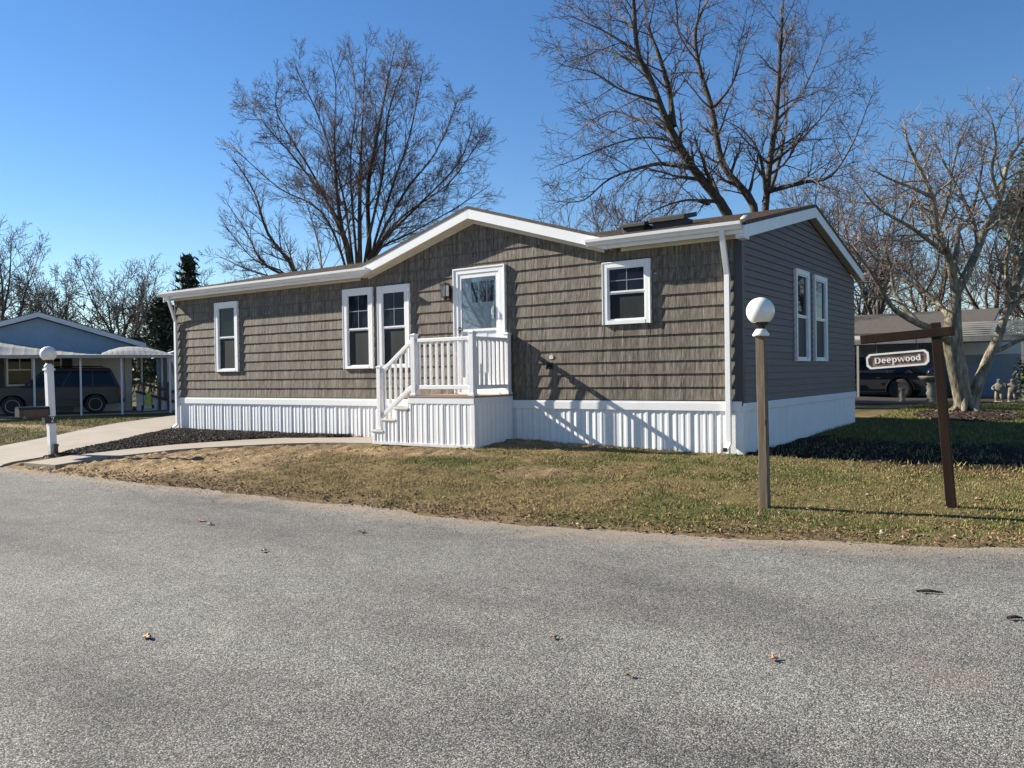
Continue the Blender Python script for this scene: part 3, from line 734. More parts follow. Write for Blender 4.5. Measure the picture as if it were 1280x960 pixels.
# windows
def window(o, parent, axis='y', rail=2.215, grille=None, bot=.05, T=.112):
    a0, a1, z0, z1 = o; D0, D1 = (-.002, -.058)
    def bx(mb, p0, p1, q0, q1, d0, d1):
        if axis == 'y': mb.box(p0, p1, min(d0, d1), max(d0, d1), q0, q1)
        else: mb.box(min(-d0, -d1), max(-d0, -d1), p0, p1, q0, q1)
    mb = MB()
    bx(mb, a0, a0+T, z0, z1, D0, D1); bx(mb, a1-T, a1, z0, z1, D0, D1)
    bx(mb, a0+T, a1-T, z1-T, z1, D0, D1); bx(mb, a0+T, a1-T, z0, z0+bot, D0, D1-.004)
    t2 = .012                                                  # raised outer bead
    bx(mb, a0-.006, a0+t2, z0-.006, z1+.006, D0, D1-.008); bx(mb, a1-t2, a1+.006, z0-.006, z1+.006, D0, D1-.008)
    bx(mb, a0+t2, a1-t2, z1-t2, z1+.006, D0, D1-.008)
    wn = mb.build('window', M['trim'], parent, bevel=.003)
    i0, i1, j0, j1 = a0+T, a1-T, z0+bot, z1-T
    mb = MB(); s = .026
    for q0, q1, dp in ((j0, rail, -.030), (rail, j1, -.042)):
        bx(mb, i0, i0+s, q0, q1, -.004, dp); bx(mb, i1-s, i1, q0, q1, -.004, dp)
        bx(mb, i0+s, i1-s, q0, q0+s, -.004, dp); bx(mb, i0+s, i1-s, q1-s, q1, -.004, dp-.001)
    mb.build('sash', M['trim'], wn)
    mb = MB(); bx(mb, i0+s, i1-s, j0+s, rail-s, -.003, -.009); mb.build('pane', M['screen'], wn)
    mb = MB(); bx(mb, i0+s, i1-s, rail+s, j1-s, -.003, -.016); mb.build('pane', M['glass'], wn)
    if grille:
        mb = MB(); c = (i0+i1)/2; e = .008
        bx(mb, c-e, c+e, rail+s, j1-s, -.0165, -.022); bx(mb, i0+s, i1-s, grille-e, grille+e, -.0165, -.0235)
        mb.build('grille', M['grillegrey'], wn)
    return wn
M['grillegrey'] = plain('grille_grey', (.16, .17, .19), .5, .05)
window(WIN[0], house); window(WIN[1], house, grille=2.59); window(WIN[2], house, grille=2.58)
window(WIN[3], house, rail=2.55, grille=2.745, bot=.066, T=.088)
for o in SWIN: window(o, house, 'x', 2.2, T=.08)

# door
x0, x1, z0, z1 = DOOR
mb = MB()
mb.box(x0, x0+.11, -.060, -.002, .90, z1); mb.box(x1-.13, x1, -.060, -.002, .90, z1); mb.box(x0+.11, x1-.13, -.060, -.002, z1-.10, z1)
mb.box(x0-.008, x0+.02, -.072, -.002, .90, z1+.008); mb.box(x1-.02, x1+.008, -.072, -.002, .90, z1+.008); mb.box(x0+.02, x1-.02, -.072, -.002, z1-.02, z1+.008)
mb.box(x0+.12, x1-.14, -.09, -.002, .885, .925)
door = mb.build('front_door', M['trim'], house, bevel=.003)
mb = MB(); a, b = x0+.112, x1-.132; zt = z1-.102
mb.box(a, a+.07, -.048, -.004, .93, zt); mb.box(b-.07, b, -.048, -.004, .93, zt); mb.box(a+.07, b-.07, -.048, -.004, zt-.08, zt); mb.box(a+.07, b-.07, -.047, -.004, 2.045, 2.09); mb.box(a+.07, b-.07, -.047, -.004, .93, 1.2)
mb.build('storm_frame', M['trim'], door, bevel=.003)
mb = MB(); mb.box(a+.07, b-.07, -.022, -.003, 1.2, zt-.08)
for px0 in (a+.14, a+.42): mb.box(px0, px0+.22, -.028, -.020, 1.3, 2.45)
mb.build('door_slab', M['door'], door, bevel=.004)
lx0, lx1 = -5.09, -4.535; wl = (lx1-lx0)/3
for i in range(3):
    mb = MB(); mb.box(lx0+i*wl+.018, lx0+(i+1)*wl-.018, -.026, -.020, 2.575, 2.955); mb.build('lite', M['doorlite'], door)
mb = MB(); mb.box(a+.07, b-.07, -.040, -.036, 2.09, zt-.08); mb.build('storm_pane', M['storm'], door)
mb = MB(); mb.box(-4.575, -4.535, -.066, -.049, 2.26, 2.49); mb.tube([(-4.555, -.062, 2.46), (-4.555, -.10, 2.43), (-4.555, -.10, 2.33), (-4.555, -.062, 2.30)], .009, 8); mb.build('handle', M['chrome'], door)
mb = MB(); mb.box(-5.365, -5.325, -.062, -.049, 2.02, 2.14); mb.tube([(-5.345, -.05, 2.09), (-5.345, -.10, 2.09), (-5.24, -.105, 2.085)], .012, 8); mb.build('handle', M['black'], door)

# wall lantern
mb = MB(); cx = -5.615
mb.box(cx-.05, cx+.05, -.045, -.022, 2.66, 2.93); mb.box(cx-.012, cx+.012, -.10, -.04, 2.90, 2.93)
mb.prism([(cx-.075, 2.93), (cx+.075, 2.93), (cx+.05, 2.965), (cx-.05, 2.965)], -.205, -.055, 'y'); mb.box(cx-.02, cx+.02, -.15, -.11, 2.965, 2.985)
mb.box(cx-.06, cx+.06, -.19, -.07, 2.70, 2.722)
for sx in (-1, 1):
    for yy in (-.19, -.078): mb.box(cx+sx*.055-.006, cx+sx*.055+.006, yy, yy+.012, 2.70, 2.93)
mb.box(cx-.02, cx+.02, -.15, -.11, 2.665, 2.70); mb.sphere((cx, -.13, 2.655), .016, 10, 6)
lan = mb.build('wall_lantern', M['black'], house)
mb = MB(); mb.box(cx-.048, cx+.048, -.178, -.082, 2.724, 2.928); mb.build('lantern_glass', M['lamp_glass'], lan)
mb = MB()
for dx in (-.018, .018): mb.box(cx+dx-.004, cx+dx+.004, -.184, -.1795, 2.724, 2.928)
mb.build('mullion', M['black'], lan)
# hose tap with its mounting plate
mb = MB(); mb.box(-3.39, -3.31, -.028, -.004, 1.50, 1.56); hb = mb.build('mounting_block', M['cream'], house)
mb = MB(); mb.tube([(-3.385, -.01, 1.385), (-3.385, -.09, 1.385), (-3.385, -.12, 1.36), (-3.385, -.125, 1.32)], [.018, .02, .018, .016], 10); mb.lathe([(.045, 0), (.045, .012)], (-3.385, -.085, 1.425), 12); mb.tube([(-3.385, -.085, 1.385), (-3.385, -.085, 1.43)], .008, 6)
mb.box(-3.44, -3.33, -.036, -.02, 1.33, 1.44)
mb.build('hose_tap', M['black'], house)
mb = MB(); mb.box(-1.385, -1.355, -.036, -.02, 2.80, 2.812); mb.build('cable_clip', M['trim'], house)

# skirting: white band on top, ribbed panels below
bandm = MB(); bandm.box(-L_-.02, 0.0, -.040, -.004, S_-.118, S_+.004); bandm.box(-L_-.02, .0, -.034, -.004, S_-.002, S_+.028)
skirt = bandm.build('skirting', M['vinyl'], house, bevel=.003)
mb = MB(); mb.box(.002, .040, -.03, W_+.01, S_-.118, S_+.004); mb.build('skirting_band', M['vinyl'], skirt, bevel=.003)
PWID = .36
def ribbed(wd, z0, z1, n=3, dep=.010):
    P = [(0, 0)]; p_ = wd/n
    for i in range(n):
        b = i*p_; big = (i == 0)
        if big: P += [(b+.006, 0), (b+.022, -dep), (b+.062, -dep), (b+.076, 0), (b+p_*.86, 0), (b+p_*.9, .006), (b+p_*.97, .006)]
        else: P += [(b+p_*.30, 0), (b+p_*.42, -dep*.62), (b+p_*.60, -dep*.62), (b+p_*.72, 0), (b+p_*.9, 0)]
    P += [(wd, 0)]
    n_ = len(P); vs = [(x, y, z0) for x, y in P]+[(x, y, z1) for x, y in P]
    return vs, [(i, i+1, n_+i+1, n_+i) for i in range(n_-1)]
def panel_mesh(wd, z0, z1, dep=.010):
    vs, fs = ribbed(wd, z0, z1, dep=dep); me = bpy.data.meshes.new('skirting_panel'); me.from_pydata(vs, [], fs); me.materials.append(M['vinyl']); me.update(); return me
pm = panel_mesh(PWID-.002, -.14, S_-.10)
npn = 40
for i in range(int(L_/PWID)+1):
    x = -L_+i*PWID
    if x+PWID > .012: break
    link_mesh('skirting_panel', pm, skirt, (x, -.012+rnd.uniform(-.002, .002), 0))
xrem = -L_+int(L_/PWID)*PWID
mb = MB(); mb.box(xrem, .012, -.014, -.004, -.14, S_-.10); mb.box(-.07, .022, -.024, .05, -.14, S_-.10); mb.build('skirting_panel', M['vinyl'], skirt)
pms = panel_mesh(W_/20-.002, -.14, S_-.10, .006)
for i in range(20): link_mesh('skirting_panel', pms, skirt, (.010+rnd.uniform(-.002, .002), i*W_/20+.0, 0), PI/2)
mb = MB(); mb.box(-L_, 0, -.004, .0, -.2, S_); mb.box(-.002, .002, .0, W_, -.2, S_); mb.build('skirting_backing', M['vinyl'], skirt)
mb = MB(); mb.box(-L_-.02, -.1, -.030, -.005, -.14, -.02); mb.build('bottom_track', M['vinyl'], skirt)

# ================================================================== PORCH
porch = thing('porch', 'small white railed porch with three side steps at the front door', 'porch', (-5.0, -.6, .1))
PX0, PX1, PY = -5.645, -4.165, -1.15
mb = MB(); mb.box(PX0+.02, PX1-.02, PY+.03, -.06, .2, .84); mb.build('deck_frame', M['deckedge'], porch)
nb = 8; bw = (-.045-(PY-.02))/nb
for i in range(nb):
    y = PY-.02+i*bw; mb = MB(); mb.box(PX0-.015, PX1+.02, y, y+bw-.006, .868, .895); mb.build('deck_board', M['deck'], porch)
mb = MB(); mb.box(PX0, PX1, PY-.012, PY+.014, .755, .864); mb.build('skirt_band', M['vinyl'], porch, bevel=.003)
mb = MB(); mb.box(PX1-.014, PX1+.012, PY+.016, -.05, .755, .864); mb.build('skirt_band', M['vinyl'], porch, bevel=.003)
pp = panel_mesh(.37-.002, 0, .72, .007)
zb = .04
for i in range(4): link_mesh('skirt_panel', pp, porch, (PX0+i*.37, PY, zb))
ps = panel_mesh(.36, 0, .72, .006)
for i in range(3): link_mesh('skirt_panel', ps, porch, (PX1, PY+.02+i*.362, zb), PI/2)
mb = MB(); mb.box(PX1-.06, PX1+.006, PY-.006, PY+.06, zb-.02, .76); mb.box(PX0-.9, PX1, PY-.014, PY+.01, zb-.03, zb+.02); mb.box(PX1-.01, PX1+.012, PY, -.05, zb-.03, zb+.02); mb.build('skirt_trim', M['vinyl'], porch)
# steps
treads = [(-6.555, -6.262, .262), (-6.285, -5.955, .472), (-5.985, -5.645, .682)]
for i, (a, b, z) in enumerate(treads):
    mb = MB(); mb.box(a-.015, b, PY-.02, -.1, z-.034, z); mb.build('step_tread', M['cream'], porch, bevel=.004)
    mb = MB(); mb.box(a+.012, a+.03, PY-.004, -.1, z-.21, z-.036); mb.build('step_riser', M['vinyl'], porch)
    mb = MB(); mb.box(b-.005, b+.015, PY-.004, -.1, z+.0005, z+.19) if i < 2 else mb.box(PX0-.012, PX0-.002, PY-.004, -.1, z+.0005, .866)
    mb.build('step_riser', M['vinyl'], porch)
    vs, fs = ribbed((-6.262+6.54) if i == 0 else .3, zb-.02, z-.036, 3)
    mb = MB(); mb.add([(x+a+.012, y+PY, q) for x, y, q in vs], fs); mb.build('skirt_panel', M['vinyl'], porch)
# newels, rails, balusters
def newel(x, y, z0, z1, s=.1):
    mb = MB(); mb.box(x, x+s, y, y+s, z0, z1-.03); ob = mb.build('newel_post', M['vinyl'], porch, bevel=.006)
    mb = MB(); c = .008; mb.box(x-c, x+s+c, y-c, y+s+c, z1-.03, z1-.012); mb.add([(x-c, y-c, z1-.012), (x+s+c, y-c, z1-.012), (x+s+c, y+s+c, z1-.012), (x-c, y+s+c, z1-.012), (x+s/2, y+s/2, z1+.012)], [(0, 1, 4), (1, 2, 4), (2, 3, 4), (3, 0, 4)])
    mb.build('post_cap', M['vinyl'], ob)
    mb = MB(); mb.box(x-.014, x+s+.014, y-.014, y+s+.014, z0, z0+.035); mb.build('post_skirt', M['vinyl'], ob, bevel=.004)
newel(-5.578, PY-.005, .896, 1.985); newel(-4.272, PY-.005, .896, 1.985); newel(-4.272, -.155, .896, 1.985); newel(-6.425, PY-.005, .263, 1.435, .095)
yc = PY+.045
mb = MB(); mb.box(-5.478, -4.272, yc-.035, yc+.035, 1.83, 1.895); mb.build('top_rail', M['vinyl'], porch, bevel=.008)
mb = MB(); mb.box(-5.478, -4.272, yc-.03, yc+.03, 1.005, 1.075); mb.build('bottom_rail', M['vinyl'], porch, bevel=.006)
bal = bpy.data.meshes.new('baluster'); t_ = MB(); t_.box(-.019, .019, -.019, .019, 0, .755); bal.from_pydata(t_.v, [], t_.f); bal.materials.append(M['vinyl']); bal.update()
for i in range(9): link_mesh('baluster', bal, porch, (-5.41+i*.1335, yc, 1.075))
xc = -4.222
mb = MB(); mb.box(xc-.035, xc+.035, PY+.095, -.155, 1.83, 1.895); mb.build('top_rail', M['vinyl'], porch, bevel=.008)
mb = MB(); mb.box(xc-.03, xc+.03, PY+.095, -.155, 1.005, 1.075); mb.build('bottom_rail', M['vinyl'], porch, bevel=.006)
for i in range(7): link_mesh('baluster', bal, porch, (xc, PY+.17+i*.124, 1.075))
def skew(za, zb_, t, name):
    mb = MB(); mb.prism([(-6.33, za), (-5.578, zb_), (-5.578, zb_-t), (-6.33, za-t)], yc-.032, yc+.032, 'y'); mb.build(name, M['vinyl'], porch, bevel=.006)
skew(1.36, 1.895, .08, 'stair_rail'); skew(.56, 1.095, .085, 'stair_rail')
for i in range(5):
    x = -6.26+i*.135; zz = .56+(x+6.33)*(.535/.752)
    mb = MB(); mb.box(x-.019, x+.019, yc-.019, yc+.019, zz-.02, zz+.74); mb.build('baluster', M['vinyl'], porch)

# ================================================================== LAMP POSTS, SIGN, MAILBOX
def globe_top(parent, xf, z, r):
    m = MB(xf); m.lathe([(.085, z), (.088, z+.018), (.06, z+.06), (.05, z+.075)], n=20); m.build('post_cap', M['signwhite'], parent, True)
    m = MB(xf); m.lathe([(.045, z+.07), (.04, z+.10), (.085, z+.135), (.09, z+.15)], n=20); m.build('globe_fitter', M['black'], parent, True)
    m = MB(xf); m.sphere((0, 0, z+.128+r*.93), r, 32, 20); m.build('globe', M['globe'], parent, True)
lx, ly = 1.36, -3.17; lz = hz(lx, ly)
lp = thing('lamp_post', 'weathered wooden post with a white globe, on the grass before the house corner', 'lamp post', (lx, ly, lz), 'globe lamps on posts')
xf = Matrix.Translation((lx, ly, lz)) @ Matrix.Rotation(math.radians(-.75), 4, Vector((-.58, .815, 0)))
mb = MB(xf); mb.box(-.047, .047, -.047, .047, -.25, 1.845); mb.build('post', M['post'], lp, bevel=.006)
globe_top(lp, xf, 1.835, .148)

mx_, my_ = -12.44, -4.05; mz_ = hz(mx_, my_)
ml = thing('lamp_post', 'white vinyl post with a white globe, holding the black mailbox by the walk', 'lamp post', (mx_, my_, mz_), 'globe lamps on posts')
xf = Matrix.Translation((mx_, my_, mz_)) @ Matrix.Rotation(math.radians(-1.3), 4, Vector((-.58, .815, 0)))
mb = MB(xf); mb.box(-.064, .064, -.064, .064, -.2, 1.76); mb.build('post', M['vinyl'], ml, bevel=.006)
mb = MB(xf); mb.box(-.085, .085, -.085, .085, 1.70, 1.735); mb.build('post_trim', M['vinyl'], ml, bevel=.004)
globe_top(ml, xf, 1.76, .148)
mb = MB(xf); mb.box(.068, .11, .0, .06, 0, .24); mb.box(.068, .14, .0, .06, .2, .25); mb.build('outlet_stake', M['post'], ml)
mbx = thing('mailbox', 'black arched mailbox with brown wooden sides on the white post', 'mailbox', (mx_, my_-.35, mz_+.75))
xf2 = Matrix.Translation((mx_, my_, mz_))
arch = [(-.085, .82), (.085, .82), (.085, .93)]+[(.085*math.cos(t), .93+.075*math.sin(t)) for t in np.linspace(.25, PI-.25, 9)]+[(-.085, .93)]
mb = MB(xf2); mb.prism(arch, -.62, -.07, 'y'); mb.build('mailbox_body', M['black'], mbx)
mb = MB(xf2); mb.box(.086, .094, -.56, -.12, .815, .945); mb.box(-.094, -.086, -.56, -.12, .815, .945); mb.build('side_panel', M['deckedge'], mbx)
mb = MB(xf2); mb.prism([(q[0]*1.06, (q[1]-.9)*1.05+.9) for q in arch], -.635, -.621, 'y'); mb.box(-.012, .012, -.66, -.636, .985, 1.0); mb.build('mailbox_door', M['black'], mbx)
mb = MB(xf2); mb.box(-.05, .05, -.5, -.07, .78, .815); mb.box(.064, .072, -.06, .06, .66, .80); mb.box(-.06, .068, -.16, -.066, .66, .80); mb.build('bracket', M['black'], mbx)
mb = MB(xf2)                                                     # the house figure on the bracket
def stroke(a, b, c, d, wq=.012): 
    dx_, dz_ = c-a, d-b; l = math.hypot(dx_, dz_); nx_, nz_ = -dz_/l*wq/2, dx_/l*wq/2
    mb.add([(.0735, a+nx_, b+nz_), (.0735, a-nx_, b-nz_), (.0735, c-nx_, d-nz_), (.0735, c+nx_, d+nz_),
            (.077, a+nx_, b+nz_), (.077, a-nx_, b-nz_), (.077, c-nx_, d-nz_), (.077, c+nx_, d+nz_)], [(0, 1, 2, 3), (7, 6, 5, 4), (0, 4, 5, 1), (1, 5, 6, 2), (2, 6, 7, 3), (3, 7, 4, 0)])
for q in ((-.045, .765, -.03, .785), (-.03, .785, -.005, .785), (-.005, .785, .0, .755), (.0, .755, -.045, .69), (-.048, .69, .005, .69)): stroke(*q)
mb.build('numeral', M['signwhite'], mbx)

# brown yard sign post
sx, sy = 3.03, -2.33; sz = hz(sx, sy)
sgp = thing('sign_post', 'leaning brown wooden post with a crossarm, right of the globe lamp', 'sign post', (sx, sy, sz))
xs = Matrix.Translation((sx, sy, sz)) @ Matrix.Rotation(math.radians(-4.0), 4, 'Y') @ Matrix.Rotation(math.radians(3), 4, 'Z')
mb = MB(xs); mb.box(-.047, .047, -.047, .047, -.25, 1.925); mb.build('post', M['brown'], sgp, bevel=.005)
mb = MB(xs); mb.box(-.735, .17, -.056, .03, 1.775, 1.868); mb.build('crossarm', M['brown'], sgp, bevel=.005)
sgn = thing('sign_board', 'brown and white Deepwood sign hanging under the crossarm', 'sign', tuple(xs @ Vector((-.39, -.01, 1.575))))
hw, hh2, nt_ = .305, .082, .035
def octo(w_, h_, c): return [(-w_, -h_+c), (-w_+c*1.0, -h_+c*.75), (-w_+c, -h_), (w_-c, -h_), (w_-c, -h_+c*.75), (w_, -h_+c), (w_, h_-c), (w_-c, h_-c*.75), (w_-c, h_), (-w_+c, h_), (-w_+c, h_-c*.75), (-w_, h_-c)]
def octo(w_, h_, c): return [(-w_+c, -h_), (w_-c, -h_), (w_, -h_+c), (w_, h_-c), (w_-c, h_), (-w_+c, h_), (-w_, h_-c), (-w_, -h_+c)]
xb = xs @ Matrix.Translation((-.39, -.01, 1.575))
mb = MB(xb); mb.prism(octo(hw-.004, hh2-.004, nt_), -.014, .016, 'y'); mb.build('board', M['signwood'], sgn)
mb = MB(xb); A_, B2 = octo(hw, hh2, nt_), octo(hw-.019, hh2-.019, nt_*.9); n8 = 8
vs = [(q[0], -.022, q[1]) for q in A_]+[(q[0], -.022, q[1]) for q in B2]+[(q[0], .018, q[1]) for q in A_]+[(q[0], -.013, q[1]) for q in B2]
fs = []
for i in range(8):
    j = (i+1) % 8; fs += [(i, j, 8+j, 8+i), (i, 16+i, 16+j, j), (8+i, 8+j, 24+j, 24+i)]
mb.add(vs, fs); mb.build('border', M['signwhite'], sgn)
mb = MB(xb)
for xx in (-.2, .2): mb.tube([(xx, 0, .075), (xx+.008, 0, .12), (xx, 0, .15), (xx-.006, 0, .175), (xx, 0, .21)], .005, 6)
mb.build('hanger', M['black'], sgn)
# raised lettering
def letters():
    m = MB(xb @ Matrix.Diagonal((.93, 1, .93, 1))); ZF, ZB_ = -.0195, -.013
    def ring(cx_, cz, rx_, rz, tx, tz, a0=0, a1=2*PI, n=20):
        for i in range(n):
            t0, t1 = a0+(a1-a0)*i/n, a0+(a1-a0)*(i+1)/n
            q = []
            for t, k_ in ((t0, 1), (t1, 1), (t1, 0), (t0, 0)):
                rxx, rzz = (rx_, rz) if k_ else (rx_-tx, rz-tz); q.append((cx_+rxx*math.cos(t), cz+rzz*math.sin(t)))
            m.add([(a, ZF, b) for a, b in q]+[(a, ZB_, b) for a, b in q], [(0, 1, 2, 3), (0, 4, 5, 1), (2, 6, 7, 3)])
    def bar(a0, a1, c0, c1): m.box(a0, a1, ZF-.0004, ZB_, c0, c1)
    def dia(xa, za, xb_, zb_, w_): m.add([(xa-w_/2, ZF-.0004, za), (xa+w_/2, ZF-.0004, za), (xb_+w_/2, ZF-.0004, zb_), (xb_-w_/2, ZF-.0004, zb_), (xa-w_/2, ZB_, za), (xa+w_/2, ZB_, za), (xb_+w_/2, ZB_, zb_), (xb_-w_/2, ZB_, zb_)], [(0, 1, 2, 3), (0, 3, 7, 4), (1, 5, 6, 2)])
    b, xh, ch = -.030, .022, .040            # baseline, x-height top, cap top
    mid = (b+xh)/2; rz = (xh-b)/2
    x = -.243
    bar(x, x+.046, b, b+.006); bar(x, x+.046, ch-.006, ch); bar(x+.008, x+.024, b, ch)          # D
    ring(x+.036, (b+ch)/2, .034, (ch-b)/2, .018, .009, -PI/2, PI/2); x += .078
    for _ in range(2):                                                                          # e e
        ring(x+.024, mid, .024, rz, .0155, .0085, .15, 2*PI-.75); bar(x+.006, x+.047, mid-.003, mid+.006); x += .054
    bar(x, x+.022, xh-.005, xh); bar(x+.006, x+.020, b-.026, xh); bar(x, x+.027, b-.027, b-.021); ring(x+.031, mid, .023, rz, .0145, .0085); x += .060   # p
    w0 = x-.002                                                                                 # w
    for i, (p, q, t) in enumerate(((0, .02, .013), (.036, .02, .006), (.036, .056, .013), (.072, .056, .006))): dia(w0+.006+q, b, w0+.006+p, xh, t)
    for q in (0, .036, .072): bar(w0+q-.004, w0+q+.016, xh-.005, xh)
    x += .082
    for _ in range(2): ring(x+.025, mid, .025, rz, .016, .0085); x += .054                       # o o
    ring(x+.023, mid, .023, rz, .0145, .0085); bar(x+.034, x+.048, b, ch); bar(x+.026, x+.04, ch-.006, ch); bar(x+.036, x+.054, b, b+.006)   # d
    m.build('lettering', M['signwhite'], sgn)
letters()

# ================================================================== LITTER ON THE ROAD
def leaf(x, y, s, ang, seed, label):
    r = random.Random(seed); c, n = [], 5
    pts = []
    for i in range(10):
        t = 2*PI*i/10; rr_ = s*(1.0 if i % 2 == 0 else .68)*(.8+.4*r.random())
        pts.append((rr_*math.cos(t), rr_*.7*math.sin(t)))
    t = thing('dry_leaf', label, 'leaf', (x, y, ROADZ), 'dry leaves on the road')
    xf_ = Matrix.Translation((x, y, ROADZ+.006)) @ Matrix.Rotation(ang, 4, 'Z')
    m = MB(xf_); vs = [(0, 0, .012)]+[(a, b, .002+.03*r.random()*abs(a)/s) for a, b in pts]
    k = len(vs); vs += [(a, b, z-.002) for a, b, z in vs]
    m.add(vs, [(0, 1+i, 1+(i+1) % 10) for i in range(10)]+[(k, k+1+(i+1) % 10, k+1+i) for i in range(10)]); m.build('blade', M['leafdry'], t)
    m = MB(xf_); m.tube([(-s*.1, 0, .012), (-s*1.0, .004, .008), (-s*1.5, .01, .004)], .002, 5); m.build('stalk', M['leafdry'], t)
def onroad(px, py):
    d = FW+(px-640)/FPX*RT-(py-480)/FPX*UP; t = (ROADZ-CAM[2])/d[2]; q = CAM+d*t; return float(q[0]), float(q[1])
for i, (px, py, s, lb) in enumerate(((184, 798, .040, 'tan curled leaf alone on the asphalt at lower left'), (692, 799, .028, 'small pale leaf on the asphalt nearest the middle of the road'),
        (967, 826, .036, 'orange-brown leaf on the asphalt before the wooden lamp post'), (251, 652, .055, 'dark brown leaf on the road nearest the walkway slab, left of a pair'),
        (262, 656, .05, 'dark brown leaf on the road, right of a pair near the walkway'), (453, 666, .05, 'flat brown leaf on the road in front of the porch steps'),
        (330, 690, .04, 'pale leaf scrap on the road below the pair of dark leaves'), (787, 847, .022, 'rusty leaf fragment pressed on the asphalt near the bottom of the view'))):
    x, y = onroad(px, py); leaf(x, y, s, rnd.random()*6, 20+i, lb)
for px, py, l, lb in ((1162, 742, .16, 'short black stick lying on the road below the sign post'), (1268, 775, .08, 'tiny black stick at the right side of the road')):
    x, y = onroad(px, py); t = thing('stick', lb, 'stick', (x, y, ROADZ), 'sticks on the road')
    m = MB(); m.tube([(x-l/2, y-.02, ROADZ+.012), (x, y+.005, ROADZ+.02), (x+l/2, y+.03, ROADZ+.012)], [.008, .011, .005], 6); m.build('stem', M['twig'], t)
    m = MB(); m.tube([(x-l*.2, y, ROADZ+.015), (x-l*.3, y-.05, ROADZ+.02)], [.008, .004], 5); m.build('side_shoot', M['twig'], t)

